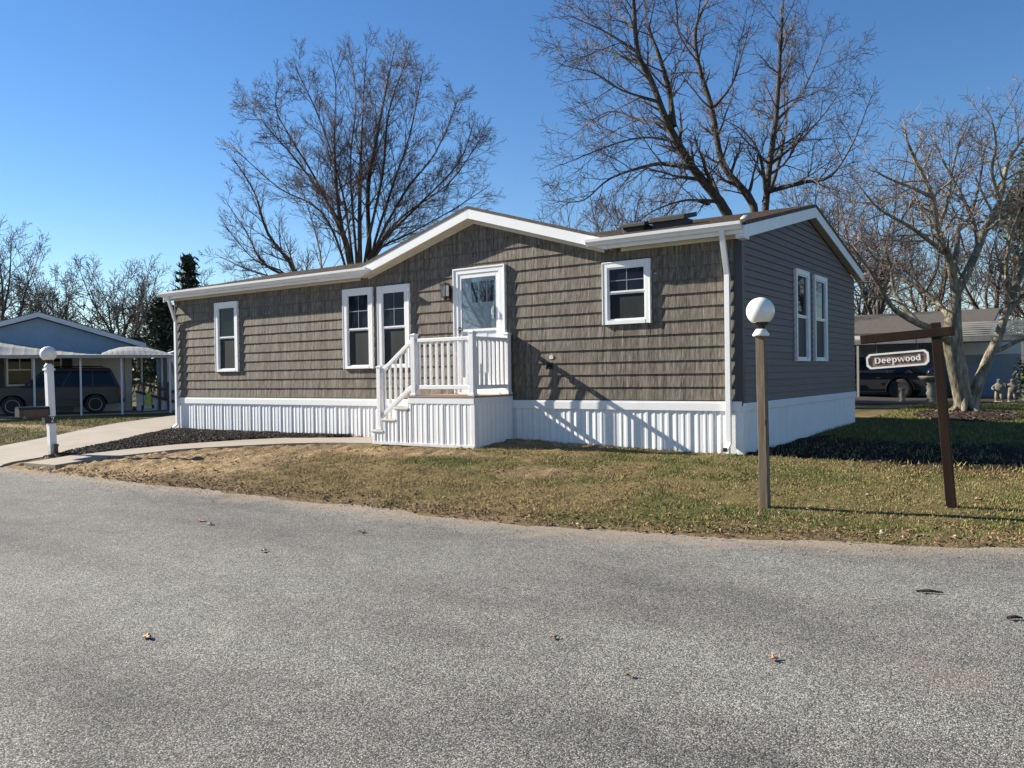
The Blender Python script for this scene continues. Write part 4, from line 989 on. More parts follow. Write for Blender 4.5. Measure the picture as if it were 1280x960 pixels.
# ================================================================== VEHICLES
def suv(name, label, xf, paint, Lc=4.8, Wc=1.82, Hc=1.72, hood=1.08, sedan=False, rimmat='rim'):
    """x forward from the rear bumper (0) to the front (Lc)"""
    t = thing(name, label, 'car', tuple(xf @ Vector((Lc/2, 0, 0))))
    R = .37; xr_, xf_ = Lc*.205, Lc*.79
    belt = 1.05 if not sedan else .9
    def archpts(xc_, r): return [(xc_+r*math.cos(a), .36+r*math.sin(a)) for a in np.linspace(0, PI, 9)]
    low = [(Lc-.02, .32)]; low = [(0.06, .40), (xr_-.46, .36)]+archpts(xr_, .44)[::-1]+[(xr_+.46, .30), (xf_-.46, .30)]+archpts(xf_, .44)[::-1]+[(xf_+.47, .34), (Lc-.05, .36)]
    up_ = [(Lc, .55), (Lc-.03, .80), (Lc-.12, hood-.08), (Lc-.55, hood), (Lc-1.35, hood+.04), (.25, belt+.03), (.04, belt-.02), (0, .62)]
    poly = low+up_
    hw_ = Wc/2
    m = MB(xf)
    n = len(poly); lay = [(-hw_+.10, .97), (-hw_, 1.0), (hw_, 1.0), (hw_-.10, .97)]
    cxm, czm = Lc/2, .7
    vs = []
    for yy, k_ in lay: vs += [(cxm+(a-cxm)*k_, yy, czm+(b-czm)*k_) for a, b in poly]
    fs = [tuple(range(n)), tuple(range(3*n, 4*n))[::-1]]
    for l in range(3): fs += [(l*n+i, (l+1)*n+i, (l+1)*n+(i+1) % n, l*n+(i+1) % n) for i in range(n)]
    m.add(vs, fs); body = m.build('body', paint, t)
    # cabin
    b0, b1, t0, t1 = (.10, Lc-1.30, .42, Lc-2.15) if not sedan else (.5, Lc-1.2, 1.15, Lc-2.1)
    zb_, zt_ = belt, Hc
    m = MB(xf); wb, wt = hw_-.05, hw_-.22
    cv = [(b0, -wb, zb_), (b1, -wb, zb_), (b1, wb, zb_), (b0, wb, zb_), (t0, -wt, zt_-.03), (t1, -wt, zt_-.03), (t1, wt, zt_-.03), (t0, wt, zt_-.03),
          (t0+.15, -wt+.12, zt_), (t1-.2, -wt+.12, zt_), (t1-.2, wt-.12, zt_), (t0+.15, wt-.12, zt_)]
    m.add(cv, [(0, 1, 5, 4), (1, 2, 6, 5), (2, 3, 7, 6), (3, 0, 4, 7), (8, 9, 10, 11), (4, 5, 9, 8), (5, 6, 10, 9), (6, 7, 11, 10), (7, 4, 8, 11)])
    m.build('cabin', paint, t, bevel=.03)
    # windows, slightly proud
    def side_pt(x, f, sg): # f 0 at the belt, 1 at the roof
        return (x, sg*((wb*(1-f)+wt*f)+.006), zb_+(zt_-.03-zb_)*f)
    def xb_(f): return b0+(t0-b0)*f
    def xt_(f): return b1+(t1-b1)*f
    cuts = [0, .26, .28, .60, .62, 1.0]
    for sg in (-1, 1):
        for i in (0, 2, 4):
            q = []
            for f, c_ in ((.08, cuts[i]), (.08, cuts[i+1]), (.86, cuts[i+1]), (.86, cuts[i])):
                xa, xz = xb_(f)+.10, xt_(f)-.10; q.append(side_pt(xa+(xz-xa)*c_, f, sg))
            m = MB(xf); qi = [(a, b-sg*.012, c_) for a, b, c_ in q]
            m.add(q+qi, [(0, 1, 2, 3), (7, 6, 5, 4)]+[(k, k+4, (k+1) % 4+4, (k+1) % 4) for k in range(4)]); m.build('side_window', M['carglass'], t)
    for xb0, xt0, nm, s in ((b1, t1, 'windscreen', 1), (b0, t0, 'rear_window', -1)):
        q = []
        for f, yv in ((.08, -1), (.08, 1), (.88, 1), (.88, -1)): q.append((xb0+(xt0-xb0)*f+s*.012, yv*(wb*(1-f)+wt*f-.09), zb_+(zt_-.03-zb_)*f))
        m = MB(xf); m.add(q+[(a-s*.02, b, c_) for a, b, c_ in q], [(0, 1, 2, 3), (7, 6, 5, 4)]+[(k, k+4, (k+1) % 4+4, (k+1) % 4) for k in range(4)]); m.build(nm, M['carglass'], t)
    # wheels
    for xw in (xr_, xf_):
        for sg in (-1, 1):
            wx = xf @ Matrix.Translation((xw, sg*(hw_-.11), R)) @ Matrix.Rotation(-sg*PI/2, 4, 'X')
            m = MB(wx); m.lathe([(.24, -.10), (.34, -.11), (R, -.08), (R, .08), (.34, .11), (.24, .10)], n=28); wh = m.build('wheel', M['rubber'], t, True)
            m = MB(wx); m.lathe([(.06, .07), (.065, .098), (.001, .10)], n=16)
            for k_ in range(6):
                a = 2*PI*k_/6; ca, sa = math.cos(a), math.sin(a); u_, v_ = (ca, sa), (-sa, ca)
                m.add([(u_[0]*.05+v_[0]*.03, u_[1]*.05+v_[1]*.03, .095), (u_[0]*.05-v_[0]*.03, u_[1]*.05-v_[1]*.03, .095), (u_[0]*.23-v_[0]*.022, u_[1]*.23-v_[1]*.022, .098), (u_[0]*.23+v_[0]*.022, u_[1]*.23+v_[1]*.022, .098)], [(0, 1, 2, 3)])
            m.lathe([(.215, .05), (.222, .10), (.238, .104), (.242, .09)], n=24); m.build('rim', M[rimmat], wh)
    # lights, bumpers, handles, mirrors, rack
    for sg in (-1, 1):
        m = MB(xf); m.box(-.012, .14, min(sg*(hw_-.18), sg*(hw_+.008)), max(sg*(hw_-.18), sg*(hw_+.008)), belt-.32, belt-.02); m.build('tail_light', M['red'], t, bevel=.01)
        m = MB(xf); m.box(Lc-.2, Lc-.01, min(sg*(hw_-.34), sg*(hw_-.02)), max(sg*(hw_-.34), sg*(hw_-.02)), .72, .88); m.build('headlight', M['lampclear'], t, bevel=.02)
        for xx in (1.55, 2.55):
            m = MB(xf); m.box(xx, xx+.17, min(sg*hw_, sg*(hw_+.025)), max(sg*hw_, sg*(hw_+.025)), belt-.14, belt-.10); m.build('door_handle', M['black'], t)
        m = MB(xf); m.box(b1-.35, b1-.22, min(sg*(hw_-.02), sg*(hw_+.19)), max(sg*(hw_-.02), sg*(hw_+.19)), belt+.05, belt+.2); m.build('wing_mirror', M['black'], t, bevel=.02)
        if not sedan:
            m = MB(xf); m.tube([(t0+.2, sg*(wt-.1), zt_-.01), (t0+.28, sg*(wt-.1), zt_+.06), (t1-.35, sg*(wt-.1), zt_+.06), (t1-.27, sg*(wt-.1), zt_-.01)], .016, 6); m.build('roof_rail', M['black'], t)
        m = MB(xf); m.box(xr_+.46, xf_-.46, min(sg*(hw_-.01), sg*(hw_+.012)), max(sg*(hw_-.01), sg*(hw_+.012)), .52, .60); m.build('side_moulding', M['black'], t)
    m = MB(xf); m.box(-.07, .12, -hw_+.06, hw_-.06, .42, .60); m.build('rear_bumper', paint, t, bevel=.03)
    m = MB(xf); m.box(Lc-.14, Lc+.06, -hw_+.06, hw_-.06, .40, .60); m.build('front_bumper', paint, t, bevel=.03)
    return t

# ================================================================== LEFT NEIGHBOUR
TH_ = math.radians(65); U_ = Vector((math.cos(TH_), math.sin(TH_), 0)); V_ = Vector((-math.sin(TH_), math.cos(TH_), 0)); O_ = Vector((-28.26, 2.74, 0))
NX = Matrix(((U_.x, V_.x, 0, O_.x), (U_.y, V_.y, 0, O_.y), (0, 0, 1, 0), (0, 0, 0, 1)))        # local u, v, z
def nbase(u, v): q = NX @ Vector((u, v, 0)); return tuple(q)
nh = thing('neighbour_house', 'low blue gabled house with a pale awning at far left', 'house', nbase(0, 5))
hgt = lambda u: 4.08-.315*abs(u-.15)
m = MB(NX); m.prism([(-3.8, -.3), (3.55, -.3), (3.55, hgt(3.55)-.22), (.15, 3.84), (-3.8, hgt(-3.8)-.22)], 3.0, 12, 'y'); wl_ = m.build('wall', M['bluewall'], nh)
m = MB(NX)
for i in range(12): m.box(-3.7, 3.5, 2.992, 3.0, 2.5+i*.115, 2.5+i*.115+.012) if 2.5+i*.115 < 2.85 else m.box(max(-3.7, .15-(3.84-(2.5+i*.115))/.315), min(3.5, .15+(3.84-(2.5+i*.115))/.315), 2.992, 3.0, 2.5+i*.115, 2.5+i*.115+.012)
m.build('siding_lines', M['bluewall'], nh)
m = MB(NX)
for s in (-1, 1):
    e = .15+s*4.0; m.prism([(.15, 4.10), (e, 4.10-.315*4.0), (e, 4.02-.315*4.0), (.15, 4.02)], 2.7, 12.3, 'y')
m.build('roof', M['nroofgrey'], nh)
for s in (-1, 1):
    m = MB(NX); e = .15+s*4.0; m.prism([(.15, 4.06), (e, 4.06-.315*4.0), (e, 3.87-.315*4.0), (.15, 3.87)], 2.66, 2.70, 'y'); m.build('rake_board', M['nwhite'], nh)
m = MB(NX); m.box(1.35, 3.3, 2.95, 3.0, -.3, 2.3); m.build('white_wall_panel', M['nwhite'], nh)
m = MB(NX); m.box(3.32, 3.58, 2.92, 3.02, -.3, 2.4); m.build('corner_board', M['nwhite'], nh)
for (a, b) in ((-1.0, -.08), (.35, .95)):
    m = MB(NX)
    m.box(a, a+.06, 2.94, 3.0, 1.08, 2.24); m.box(b-.06, b, 2.94, 3.0, 1.08, 2.24); m.box(a+.06, b-.06, 2.94, 3.0, 2.18, 2.24); m.box(a+.06, b-.06, 2.94, 3.0, 1.08, 1.14); m.box(a+.06, b-.06, 2.945, 3.0, 1.70, 1.75)
    wn = m.build('window', M['trim'], nh)
    m = MB(NX); m.box(a+.06, b-.06, 2.975, 2.99, 1.14, 1.70); m.build('pane', M['glass'], wn)
    m = MB(NX); m.box(a+.06, b-.06, 2.97, 2.985, 1.75, 2.18); m.build('pane', M['glass'], wn)
    m = MB(NX); m.box((a+b)/2-.012, (a+b)/2+.012, 2.955, 2.97, 1.75, 2.18); m.build('grille', M['trim'], wn)
for a in (-1.42, .98):
    m = MB(NX); m.box(a, a+.34, 2.96, 3.0, 1.02, 2.28); m.build('shutter', M['shutter'], nh)
# awning and arched carport on slim posts
aw = thing('carport', 'pale aluminium carport with slim white posts and an arched end at far left', 'carport', nbase(1, 0))
def flute_sheet(m, rows, du=.1):
    """rows: function(u)-> list of (v,z); ribs along v"""
    us = np.arange(rows[0], rows[1]+1e-6, du); prev = None
    for i, u in enumerate(us):
        cur = [(u, v, z+(.008 if i % 4 == 0 else 0)) for v, z in rows[2](u)]
        if prev:
            n = len(cur); k = len(m.v); m.v += prev+cur+[(a, b, c-.02) for a, b, c in prev+cur]
            m.f += [(k+j, k+n+j, k+n+j+1, k+j+1) for j in range(n-1)]+[(k+2*n+j+1, k+3*n+j+1, k+3*n+j, k+2*n+j) for j in range(n-1)]
            m.f += [(k, k+2*n, k+3*n, k+n), (k+n-1, k+2*n-1, k+4*n-1, k+3*n-1)]
        prev = cur
m = MB(NX)
def awn(u): 
    zb_ = 2.86-.16*max(0, u+1.2); zb_ = max(zb_, 2.36); return [(-.35, 2.24), (.5, 2.24+(zb_-2.24)*.55), (1.6, 2.24+(zb_-2.24)*.85), (3.0, zb_)]
flute_sheet(m, (-5.5, 2.55, awn)); m.build('awning_sheet', M['alu'], aw)
m = MB(NX)
arc = [(2.3+(5.0-2.3)*t, 2.27+(.40)*math.sin(PI*min(1, .08+t*.92))**.8*(1-.12*t)) for t in np.linspace(0, 1, 15)]
for j in range(14):
    (a, za), (b, zb_) = arc[j], arc[j+1]
    rows = [(-.38, .0), (.1, .45), (.7, .78), (1.4, .95), (2.2, 1.0), (5.5, 1.02)]
    for (v0, f0), (v1, f1) in zip(rows[:-1], rows[1:]):
        q = [(a, v0, 2.24+(za-2.24)*f0), (b-.012, v0, 2.24+(zb_-2.24)*f0), (b-.012, v1, 2.24+(zb_-2.24)*f1), (a, v1, 2.24+(za-2.24)*f1)]
        e = .006 if j % 2 else 0
        q = [(x, y, z+e*(y > -.3)) for x, y, z in q]
        m.add(q+[(x, y, z-.03) for x, y, z in q], [(0, 1, 2, 3), (7, 6, 5, 4), (0, 4, 5, 1), (2, 6, 7, 3), (1, 5, 6, 2), (3, 7, 4, 0)])
m.build('arched_roof', M['alu'], aw)
m = MB(NX); m.box(-5.5, 4.95, -.36, -.32, 2.12, 2.235); m.build('eave_beam', M['alu'], aw)
for u, v in ((-3.1, 0), (-1.55, 0), (0, 0), (1.55, 0), (2.98, 0), (4.75, 0), (4.75, 2.6), (3.95, 2.6)):
    q = NX @ Vector((u, v, 0)); zz = hz(q.x, q.y)
    m = MB(NX); m.box(u-.035, u+.035, v-.035, v+.035, zz-.02, 2.13 if v == 0 else 2.4); m.build('post', M['nwhite'], aw)
# concrete pad under the carport
m = MB(NX); m.box(-5, 4.9, .1, 2.95, -.4, -.055); pad = m.build('carport_floor', M['concrete']); tag(pad, 'grey concrete pad under the neighbouring carport', kind='structure')
q = NX @ Vector((3.05, 1.5, -.055))
CX = Matrix.Translation(q) @ Matrix.Rotation(TH_+PI, 4, 'Z')
suv('parked_car', 'dark slate estate SUV parked under the pale carport at far left', CX, M['suvpaint'], 4.8, 1.84, 1.82)
# white outbuilding, ramp and trolley
sh = thing('shed', 'small white outbuilding with a dark window beyond the carport', 'shed', nbase(6.5, 4))
m = MB(NX); m.box(5.0, 9.5, 3.0, 7, -.3, 2.25); m.build('wall', M['nwhite'], sh)
m = MB(NX); m.prism([(4.8, 2.25), (7.2, 3.0), (9.7, 2.25), (9.7, 2.33), (7.2, 3.09), (4.8, 2.33)], 2.8, 7.2, 'y'); m.build('roof', M['nwhite'], sh)
m = MB(NX); m.prism([(5.0, 2.25), (9.5, 2.25), (7.2, 2.98)], 3.0, 3.06, 'y'); m.build('gable', M['nwhite'], sh)
m = MB(NX); m.prism([(2.2, 1.60), (3.0, 2.0), (3.0, 2.04), (2.2, 1.64)], 5.2, 9.2, 'x'); m.build('awning', M['signwhite'], sh)
m = MB(NX); m.box(5.75, 6.7, 2.95, 3.0, 1.0, 1.55); wn = m.build('window', M['shutter'], sh)
m = MB(NX); m.box(6.1, 6.14, 2.94, 2.95, 1.0, 1.55); m.build('window_bar', M['nwhite'], wn)
rp = thing('ramp', 'white ramp with two sloping black handrails between the carport and the outbuilding', 'ramp', nbase(5, 2))
m = MB(NX); m.prism([(3.7, -.1), (6.4, -.1), (6.4, -.02), (3.7, .75)], 2.35, 2.45, 'y'); m.build('ramp_side', M['nwhite'], rp)
for z_ in (1.12, .72):
    m = MB(NX); m.prism([(3.65, z_), (5.6, z_-.62), (5.6, z_-.50), (3.65, z_+.10)], 2.25, 2.31, 'y'); m.build('handrail', M['black'], rp)
m = MB(NX); m.box(5.0, 7.5, 2.26, 2.32, .66, .78); m.build('handrail', M['black'], rp)
for u in (4.6, 4.95, 5.55):
    m = MB(NX); m.box(u-.045, u+.045, 2.24, 2.33, -.1, 1.15 if u < 5 else .6); m.build('rail_post', M['black'], rp)
ht = thing('trolley', 'lime green garden trolley standing by the carport post', 'trolley', nbase(4.0, .8))
m = MB(NX); m.prism([(3.86, .22), (4.14, .22), (4.10, .72), (3.93, .72)], .72, .86, 'y'); m.build('tub', M['lime'], ht, bevel=.02)
m = MB(NX)
for u in (3.84, 4.16): m.tube([(u, .9, .02), (u, .92, .8), (u, 1.05, 1.0)], .016, 6)
m.tube([(3.84, 1.05, 1.0), (4.16, 1.05, 1.0)], .016, 6); m.build('frame', M['black'], ht)
m = MB(NX); m.box(3.8, 4.22, .55, .95, -.02, .07); m.build('toe_plate', M['alu'], ht)
for u in (3.8, 4.2):
    wx = NX @ Matrix.Translation((u, .95, .08)) @ Matrix.Rotation(PI/2, 4, 'Y'); m = MB(wx); m.lathe([(.12, -.03), (.13, 0), (.12, .03)], n=16); m.build('wheel', M['rubber'], ht)

# ================================================================== RIGHT NEIGHBOUR
rh = thing('neighbour_house', 'low pale house with a brown roof and dark carport behind the side yard', 'house', (2, 22, .2))
m = MB(); m.box(.55, 12, 20.4, 26, -.2, 2.4); m.build('wall', M['rwall'], rh)
m = MB(); m.box(-9, .35, 21.6, 26, -.2, 2.4); m.build('carport_back_wall', M['bluewall'], rh)
m = MB(); m.prism([(19.0, 2.52), (22.8, 3.42), (26.4, 2.5), (26.4, 2.42), (22.8, 3.32), (19.0, 2.44)], -9, 1.55, 'x'); m.build('roof', M['nroof'], rh)
m = MB(); m.prism([(19.4, 2.3), (26, 2.3), (22.8, 3.3)], 1.40, 1.5, 'x'); m.build('gable', M['nwhite'], rh)
m = MB()
for i in range(8): m.box(.3, 2.6 if i < 7 else 2.7, 18.2+i*.14, 18.2+i*.14+.12, 2.20+i*.075, 2.20+i*.075+.05)
m.build('awning_slat_roof', M['alu'], rh)
m = MB(); m.box(-9, 2.7, 18.10, 18.18, 2.10, 2.24); m.build('carport_beam', M['nroofgrey'], rh)
m = MB(); m.prism([(18.12, 2.245), (20.0, 2.56), (20.0, 2.61), (18.12, 2.295)], -9, .28, 'x'); m.build('carport_roof', M['alu'], rh)
m = MB(); m.box(.54, 2.9, 20.36, 20.40, 1.7, 2.1); m.build('valance', M['signwhite'], rh)
for i in range(14):
    m = MB(); m.box(.56, 2.9, 20.375, 20.398, .25+i*.105, .25+i*.105+.09); m.build('siding_board', M['rwall'], rh)
for x in (-2.35, .25, 2.5):
    m = MB(); m.box(x-.035, x+.035, 18.12, 18.2, 0, 2.1); m.build('carport_post', M['alu'], rh)
m = MB(); m.box(1.1, 1.7, 20.34, 20.36, .3, 1.66); m.build('door', M['bluewall'], rh)
suv('parked_car', 'black car in the dark carport behind the Deepwood sign', Matrix.Translation((-.1, 19.3, .17)) @ Matrix.Rotation(PI, 4, 'Z'), M['blackpaint'], 4.7, 1.82, 1.5, .92, True, 'black')
# garden ornaments
bz = hz(.21, 16.25)
bb = thing('bird_bath', 'carved stone bird bath at the edge of the border bed', 'bird bath', (.21, 16.25, bz))
m = MB(); m.lathe([(.20, 0), (.20, .05), (.15, .09), (.13, .2), (.17, .28), (.13, .36), (.15, .48), (.12, .56), (.16, .64)], (.21, 16.25, bz), 20); m.build('pedestal', M['stone'], bb, True)
m = MB(); m.lathe([(.12, .64), (.30, .70), (.38, .78), (.385, .82), (.35, .81), (.20, .75), (.001, .74)], (.21, 16.25, bz), 28); m.build('bowl', M['stone'], bb, True)
gb = thing('gazing_ball', 'dark glass ball resting in the bird bath bowl', 'garden ball', (.21, 16.25, bz+.745))
m = MB(); m.sphere((.21, 16.25, bz+.90), .155, 20, 12); m.build('ball', M['bulbdark'], gb, True)
pz = hz(-.58, 16.0)
pl = thing('garden_pillar', 'short pale stone baluster in front of the black car', 'garden ornament', (-.58, 16.0, pz))
m = MB(); m.lathe([(.10, 0), (.10, .06), (.07, .09), (.085, .2), (.06, .34), (.075, .38)], (-.58, 16.0, pz), 18); m.build('shaft', M['stone'], pl, True)
m = MB(); m.lathe([(.075, .38), (.10, .41), (.10, .45), (.05, .46)], (-.58, 16.0, pz), 18); m.build('cap', M['stone'], pl, True)
def cherub(x, y, label, mirror):
    z = hz(x, y)+.02; t = thing('statue', label, 'statue', (x, y, z), 'stone child statues by the shrub')
    s = -1 if mirror else 1
    J = {'pel': (0, 0, .31, .085), 'bel': (0, -.02, .40, .095), 'che': (0, 0, .50, .085), 'nec': (0, 0, .58, .045), 'hd': (.01*s, -.01, .66, .078), 'top': (.01*s, 0, .72, .05),
         'hl': (-.06, 0, .27, .065), 'kl': (-.07, -.03, .15, .05), 'fl': (-.07, 0, .03, .04), 'tl': (-.075, -.08, .02, .028), 'hr': (.06, 0, .27, .065), 'kr': (.075, -.05, .16, .05), 'fr': (.08, .02, .03, .04), 'tr': (.085, -.06, .02, .028),
         'sl': (-.11, 0, .52, .045), 'el': (-.18, -.03, .42, .036), 'wl': (-.12, -.14, .38, .03), 'sr': (.11, 0, .52, .045), 'er': (.2, -.02, .47, .036), 'wr': (.20*1, -.12, .57, .03)}
    E = [('pel', 'bel'), ('bel', 'che'), ('che', 'nec'), ('nec', 'hd'), ('hd', 'top'), ('pel', 'hl'), ('hl', 'kl'), ('kl', 'fl'), ('fl', 'tl'), ('pel', 'hr'), ('hr', 'kr'), ('kr', 'fr'), ('fr', 'tr'), ('che', 'sl'), ('sl', 'el'), ('el', 'wl'), ('che', 'sr'), ('sr', 'er'), ('er', 'wr')]
    nm = list(J); me = bpy.data.meshes.new('figure'); me.from_pydata([(J[k][0]*s, J[k][1], J[k][2]) for k in nm], [(nm.index(a), nm.index(b)) for a, b in E], [])
    me.materials.append(M['stone']); ob = bpy.data.objects.new('figure', me); COL.objects.link(ob); ob.parent = t
    md = ob.modifiers.new('skin', 'SKIN'); md.use_smooth_shade = True
    for i, k in enumerate(nm): me.skin_vertices[0].data[i].radius = (J[k][3], J[k][3])
    me.skin_vertices[0].data[0].use_root = True
    ob.modifiers.new('sub', 'SUBSURF').levels = 2; ob.modifiers['sub'].render_levels = 2
    m = MB(); m.lathe([(.16, -.05), (.16, .0), (.13, .025)], (x, y, z), 14); m.build('plinth', M['stone'], t)
cherub(1.93, 17.2, 'left of the two small stone child statues by the shrub', False)
cherub(2.26, 17.45, 'right of the two small stone child statues, nearest the shrub', True)

# ================================================================== TREES
DEBUG = False
class Wood:
    """collects tapered branch segments; builds them all at once with numpy"""
    def __init__(s): s.seg = []
    def limb(s, pts, r0, r1, n=None):
        P = np.array(pts, float); out = []
        k = len(P)
        for i in range(k-1):
            p0, p1, p2, p3 = P[max(i-1, 0)], P[i], P[i+1], P[min(i+2, k-1)]
            for t in (0, .25, .5, .75):
                out.append(.5*((2*p1)+(-p0+p2)*t+(2*p0-5*p1+4*p2-p3)*t*t+(-p0+3*p1-3*p2+p3)*t**3))
        out.append(P[-1]); out = np.array(out); d = np.linalg.norm(np.diff(out, axis=0), axis=1); c = np.concatenate([[0], np.cumsum(d)])/max(d.sum(), 1e-6)
        R = r0+(r1-r0)*c**.85
        for i in range(len(out)-1): s.seg.append((*out[i], *out[i+1], R[i], R[i+1]))
        return out, R, c
def unit(v): return v/(np.linalg.norm(v)+1e-9)
def grow(wd, rng, p, d, L, r, lvl, maxl, P):
    """one branch with its side shoots"""
    n = max(3, int(5+L*1.2)) if lvl < maxl else 3
    st = L/n; d = unit(np.array(d)); p = np.array(p, float); roll = rng.random()*6.28; rend = max(P['rmin'], r*.3)
    for i in range(n):
        f = (i+1)/n
        j = np.array([rng.gauss(0, 1), rng.gauss(0, 1), rng.gauss(0, 1)])*P['wig']
        d = unit(d+j+np.array([0, 0, P['trop']*(1 if lvl < 3 else .6)]))
        q = p+d*st; r1 = r+(rend-r)*f; r0 = r+(rend-r)*i/n
        wd.seg.append((*p, *q, r0, r1)); p = q
        if lvl < maxl and (i >= 1 or lvl >= 2) and L > P['lmin']:
            for _ in range(P['kids'][min(lvl, len(P['kids'])-1)]):
                if rng.random() > P['prob']: continue
                roll += 2.4+rng.gauss(0, .3); ang = math.radians(P['ang']*(.7+.6*rng.random()))
                a = unit(np.cross(d, (0, 0, 1) if abs(d[2]) < .95 else (1, 0, 0))); b = np.cross(d, a)
                cd_ = d*math.cos(ang)+(a*math.cos(roll)+b*math.sin(roll))*math.sin(ang)
                cl = L*P['ratio']*(1-.45*f)*(.65+.6*rng.random())
                grow(wd, rng, p, cd_, cl, max(P['rmin'], r1*.62), lvl+1, maxl, P)
def along(wd, rng, out, R, c, every, L, P, maxl, t0=.2, lvl=1, tip=True, tipf=.3):
    """side branches along a hand-laid limb"""
    tot = np.linalg.norm(np.diff(out, axis=0), axis=1).sum(); n = max(2, int(tot*(1-t0)/every)); roll = rng.random()*6
    for i in range(n):
        t = t0+(1-t0)*(i+rng.random()*.7)/n; k = min(int(np.searchsorted(c, t)), len(out)-1); k = max(k, 1)
        d = unit(out[k]-out[k-1]); roll += 2.4+rng.gauss(0, .4); ang = math.radians(P['ang']*(.75+.6*rng.random()))
        a = unit(np.cross(d, (0, 0, 1) if abs(d[2]) < .95 else (1, 0, 0))); b = np.cross(d, a)
        cd_ = d*math.cos(ang)+(a*math.cos(roll)+b*math.sin(roll))*math.sin(ang)
        grow(wd, rng, out[k], cd_, L*(1-.5*t)*(.6+.7*rng.random()), max(P['rmin'], R[k]*.5), lvl, maxl, P)
    if tip: grow(wd, rng, out[-1], unit(out[-1]-out[-2]), L*tipf, max(P['rmin'], R[-1]), lvl, maxl, P)
def wood_mesh(name, seg, mat, parent, n, smooth=True):
    S = np.array(seg, float); A, B, r0, r1 = S[:, :3], S[:, 3:6], S[:, 6], S[:, 7]
    d = B-A; l = np.linalg.norm(d, axis=1, keepdims=True); d = d/np.maximum(l, 1e-6); B = B+d*np.minimum(r1[:, None]*.6, l*.3)
    ref = np.where(np.abs(d[:, 2:3]) < .9, np.array([[0, 0, 1.]]), np.array([[1., 0, 0]]))
    a = np.cross(d, ref); a /= np.linalg.norm(a, axis=1, keepdims=True); b = np.cross(d, a)
    th = np.arange(n)*2*PI/n; ring = a[:, None, :]*np.cos(th)[None, :, None]+b[:, None, :]*np.sin(th)[None, :, None]
    V = np.concatenate([A[:, None]+ring*r0[:, None, None], B[:, None]+ring*r1[:, None, None]], 1).reshape(-1, 3)
    base = (np.arange(len(S))*2*n)[:, None]; k = np.arange(n)
    F = np.stack([base+k, base+(k+1) % n, base+n+(k+1) % n, base+n+k], -1).reshape(-1, 4)
    return np_mesh(name, V, F, mat, parent=parent, smooth=smooth)
def tree_objs(name, label, base, wd, thick, mt, mtw, group=None, n1=9, n2=3):

    if DEBUG: print('SEGS', len(wd.seg), label)
    t = thing(name, label, 'tree', tuple(float(q) for q in base), group)
    big = [s for s in wd.seg if s[6] >= thick]; sm_ = [s for s in wd.seg if s[6] < thick]
    if big: wood_mesh('trunk', big, mt, t, n1)
    if sm_: wood_mesh('crown', sm_, mtw, t, n2, False)
    return t
def poly(pix, D, dd=None): return [pt(x, y, D+(dd[i] if dd else 0)) for i, (x, y) in enumerate(pix)]

# --- vase-shaped tree behind the left half of the house
rng = random.Random(21); D = 31.0; wd = Wood()
P1 = dict(wig=.05, trop=.03, kids=[2, 2, 2, 1], prob=.70, ang=35, ratio=.55, rmin=.005, lmin=.28)
b0 = pt(455, 478, D)
stems = [[(448, 420), (437, 332), (423, 260), (418, 180), (420, 110), (415, 78)], [(448, 420), (440, 330), (420, 270), (370, 200), (335, 160), (312, 124)],
         [(446, 420), (432, 335), (402, 265), (350, 236), (300, 192)], [(450, 420), (441, 330), (428, 240), (400, 150), (372, 90)],
         [(455, 420), (450, 330), (450, 230), (453, 150), (458, 64)], [(458, 420), (462, 327), (460, 240), (472, 165), (492, 66)], [(460, 420), (463, 327), (490, 235), (512, 170), (528, 88)],
         [(460, 420), (464, 327), (505, 242), (545, 190), (572, 126)], [(461, 420), (466, 325), (502, 272), (560, 230), (598, 178)], [(461, 420), (468, 322), (512, 292), (566, 262), (603, 238)],
         [(452, 420), (446, 330), (438, 210), (445, 130), (438, 70)], [(457, 420), (456, 328), (478, 220), (486, 140), (508, 75)], [(449, 420), (436, 320), (395, 225), (350, 150), (345, 118)], [(460, 420), (470, 318), (520, 260), (572, 205), (590, 160)]]
wd.limb([b0+np.array([0, 0, -1.3]), b0, pt(455, 420, D)], .40, .26)
for i, s in enumerate(stems):
    z = [0, 0]+[(rng.random()-.5)*2.2*(k-1) for k in range(2, len(s))]
    o, R, c = wd.limb(poly(s, D, z), .125 if i in (0, 4, 5) else .075, .016); along(wd, rng, o, R, c, .27, 1.75, P1, 4, .30)
tree_objs('bare_tree', 'tall bare vase-shaped tree with many upright stems behind the left half of the house', b0+np.array([0, 0, -1.3]), wd, .04, M['bark'], M['twigs'])

# --- smaller leaning tree at its left
rng = random.Random(5); D = 29.0; wd = Wood(); b0 = pt(395, 478, D)
o, R, c = wd.limb([b0+np.array([0, 0, -1.3]), *poly([(392, 420), (370, 342), (335, 292), (318, 240), (296, 205)], D)], .15, .02); along(wd, rng, o, R, c, .28, 1.6, P1, 4, .38)
for s in ([(385, 400), (360, 345), (318, 325), (284, 285)], [(388, 400), (402, 335), (390, 275), (375, 232)], [(380, 380), (345, 350), (305, 335), (278, 322)], [(372, 350), (330, 330), (308, 290), (285, 255)]):
    o, R, c = wd.limb(poly(s, D, [0, .3, rng.random()-.5, rng.random()*2-1]), .06, .014); along(wd, rng, o, R, c, .28, 1.4, P1, 4, .25)
tree_objs('bare_tree', 'smaller bare tree leaning left beside the vase-shaped tree', b0+np.array([0, 0, -1.3]), wd, .04, M['bark'], M['twigs'])

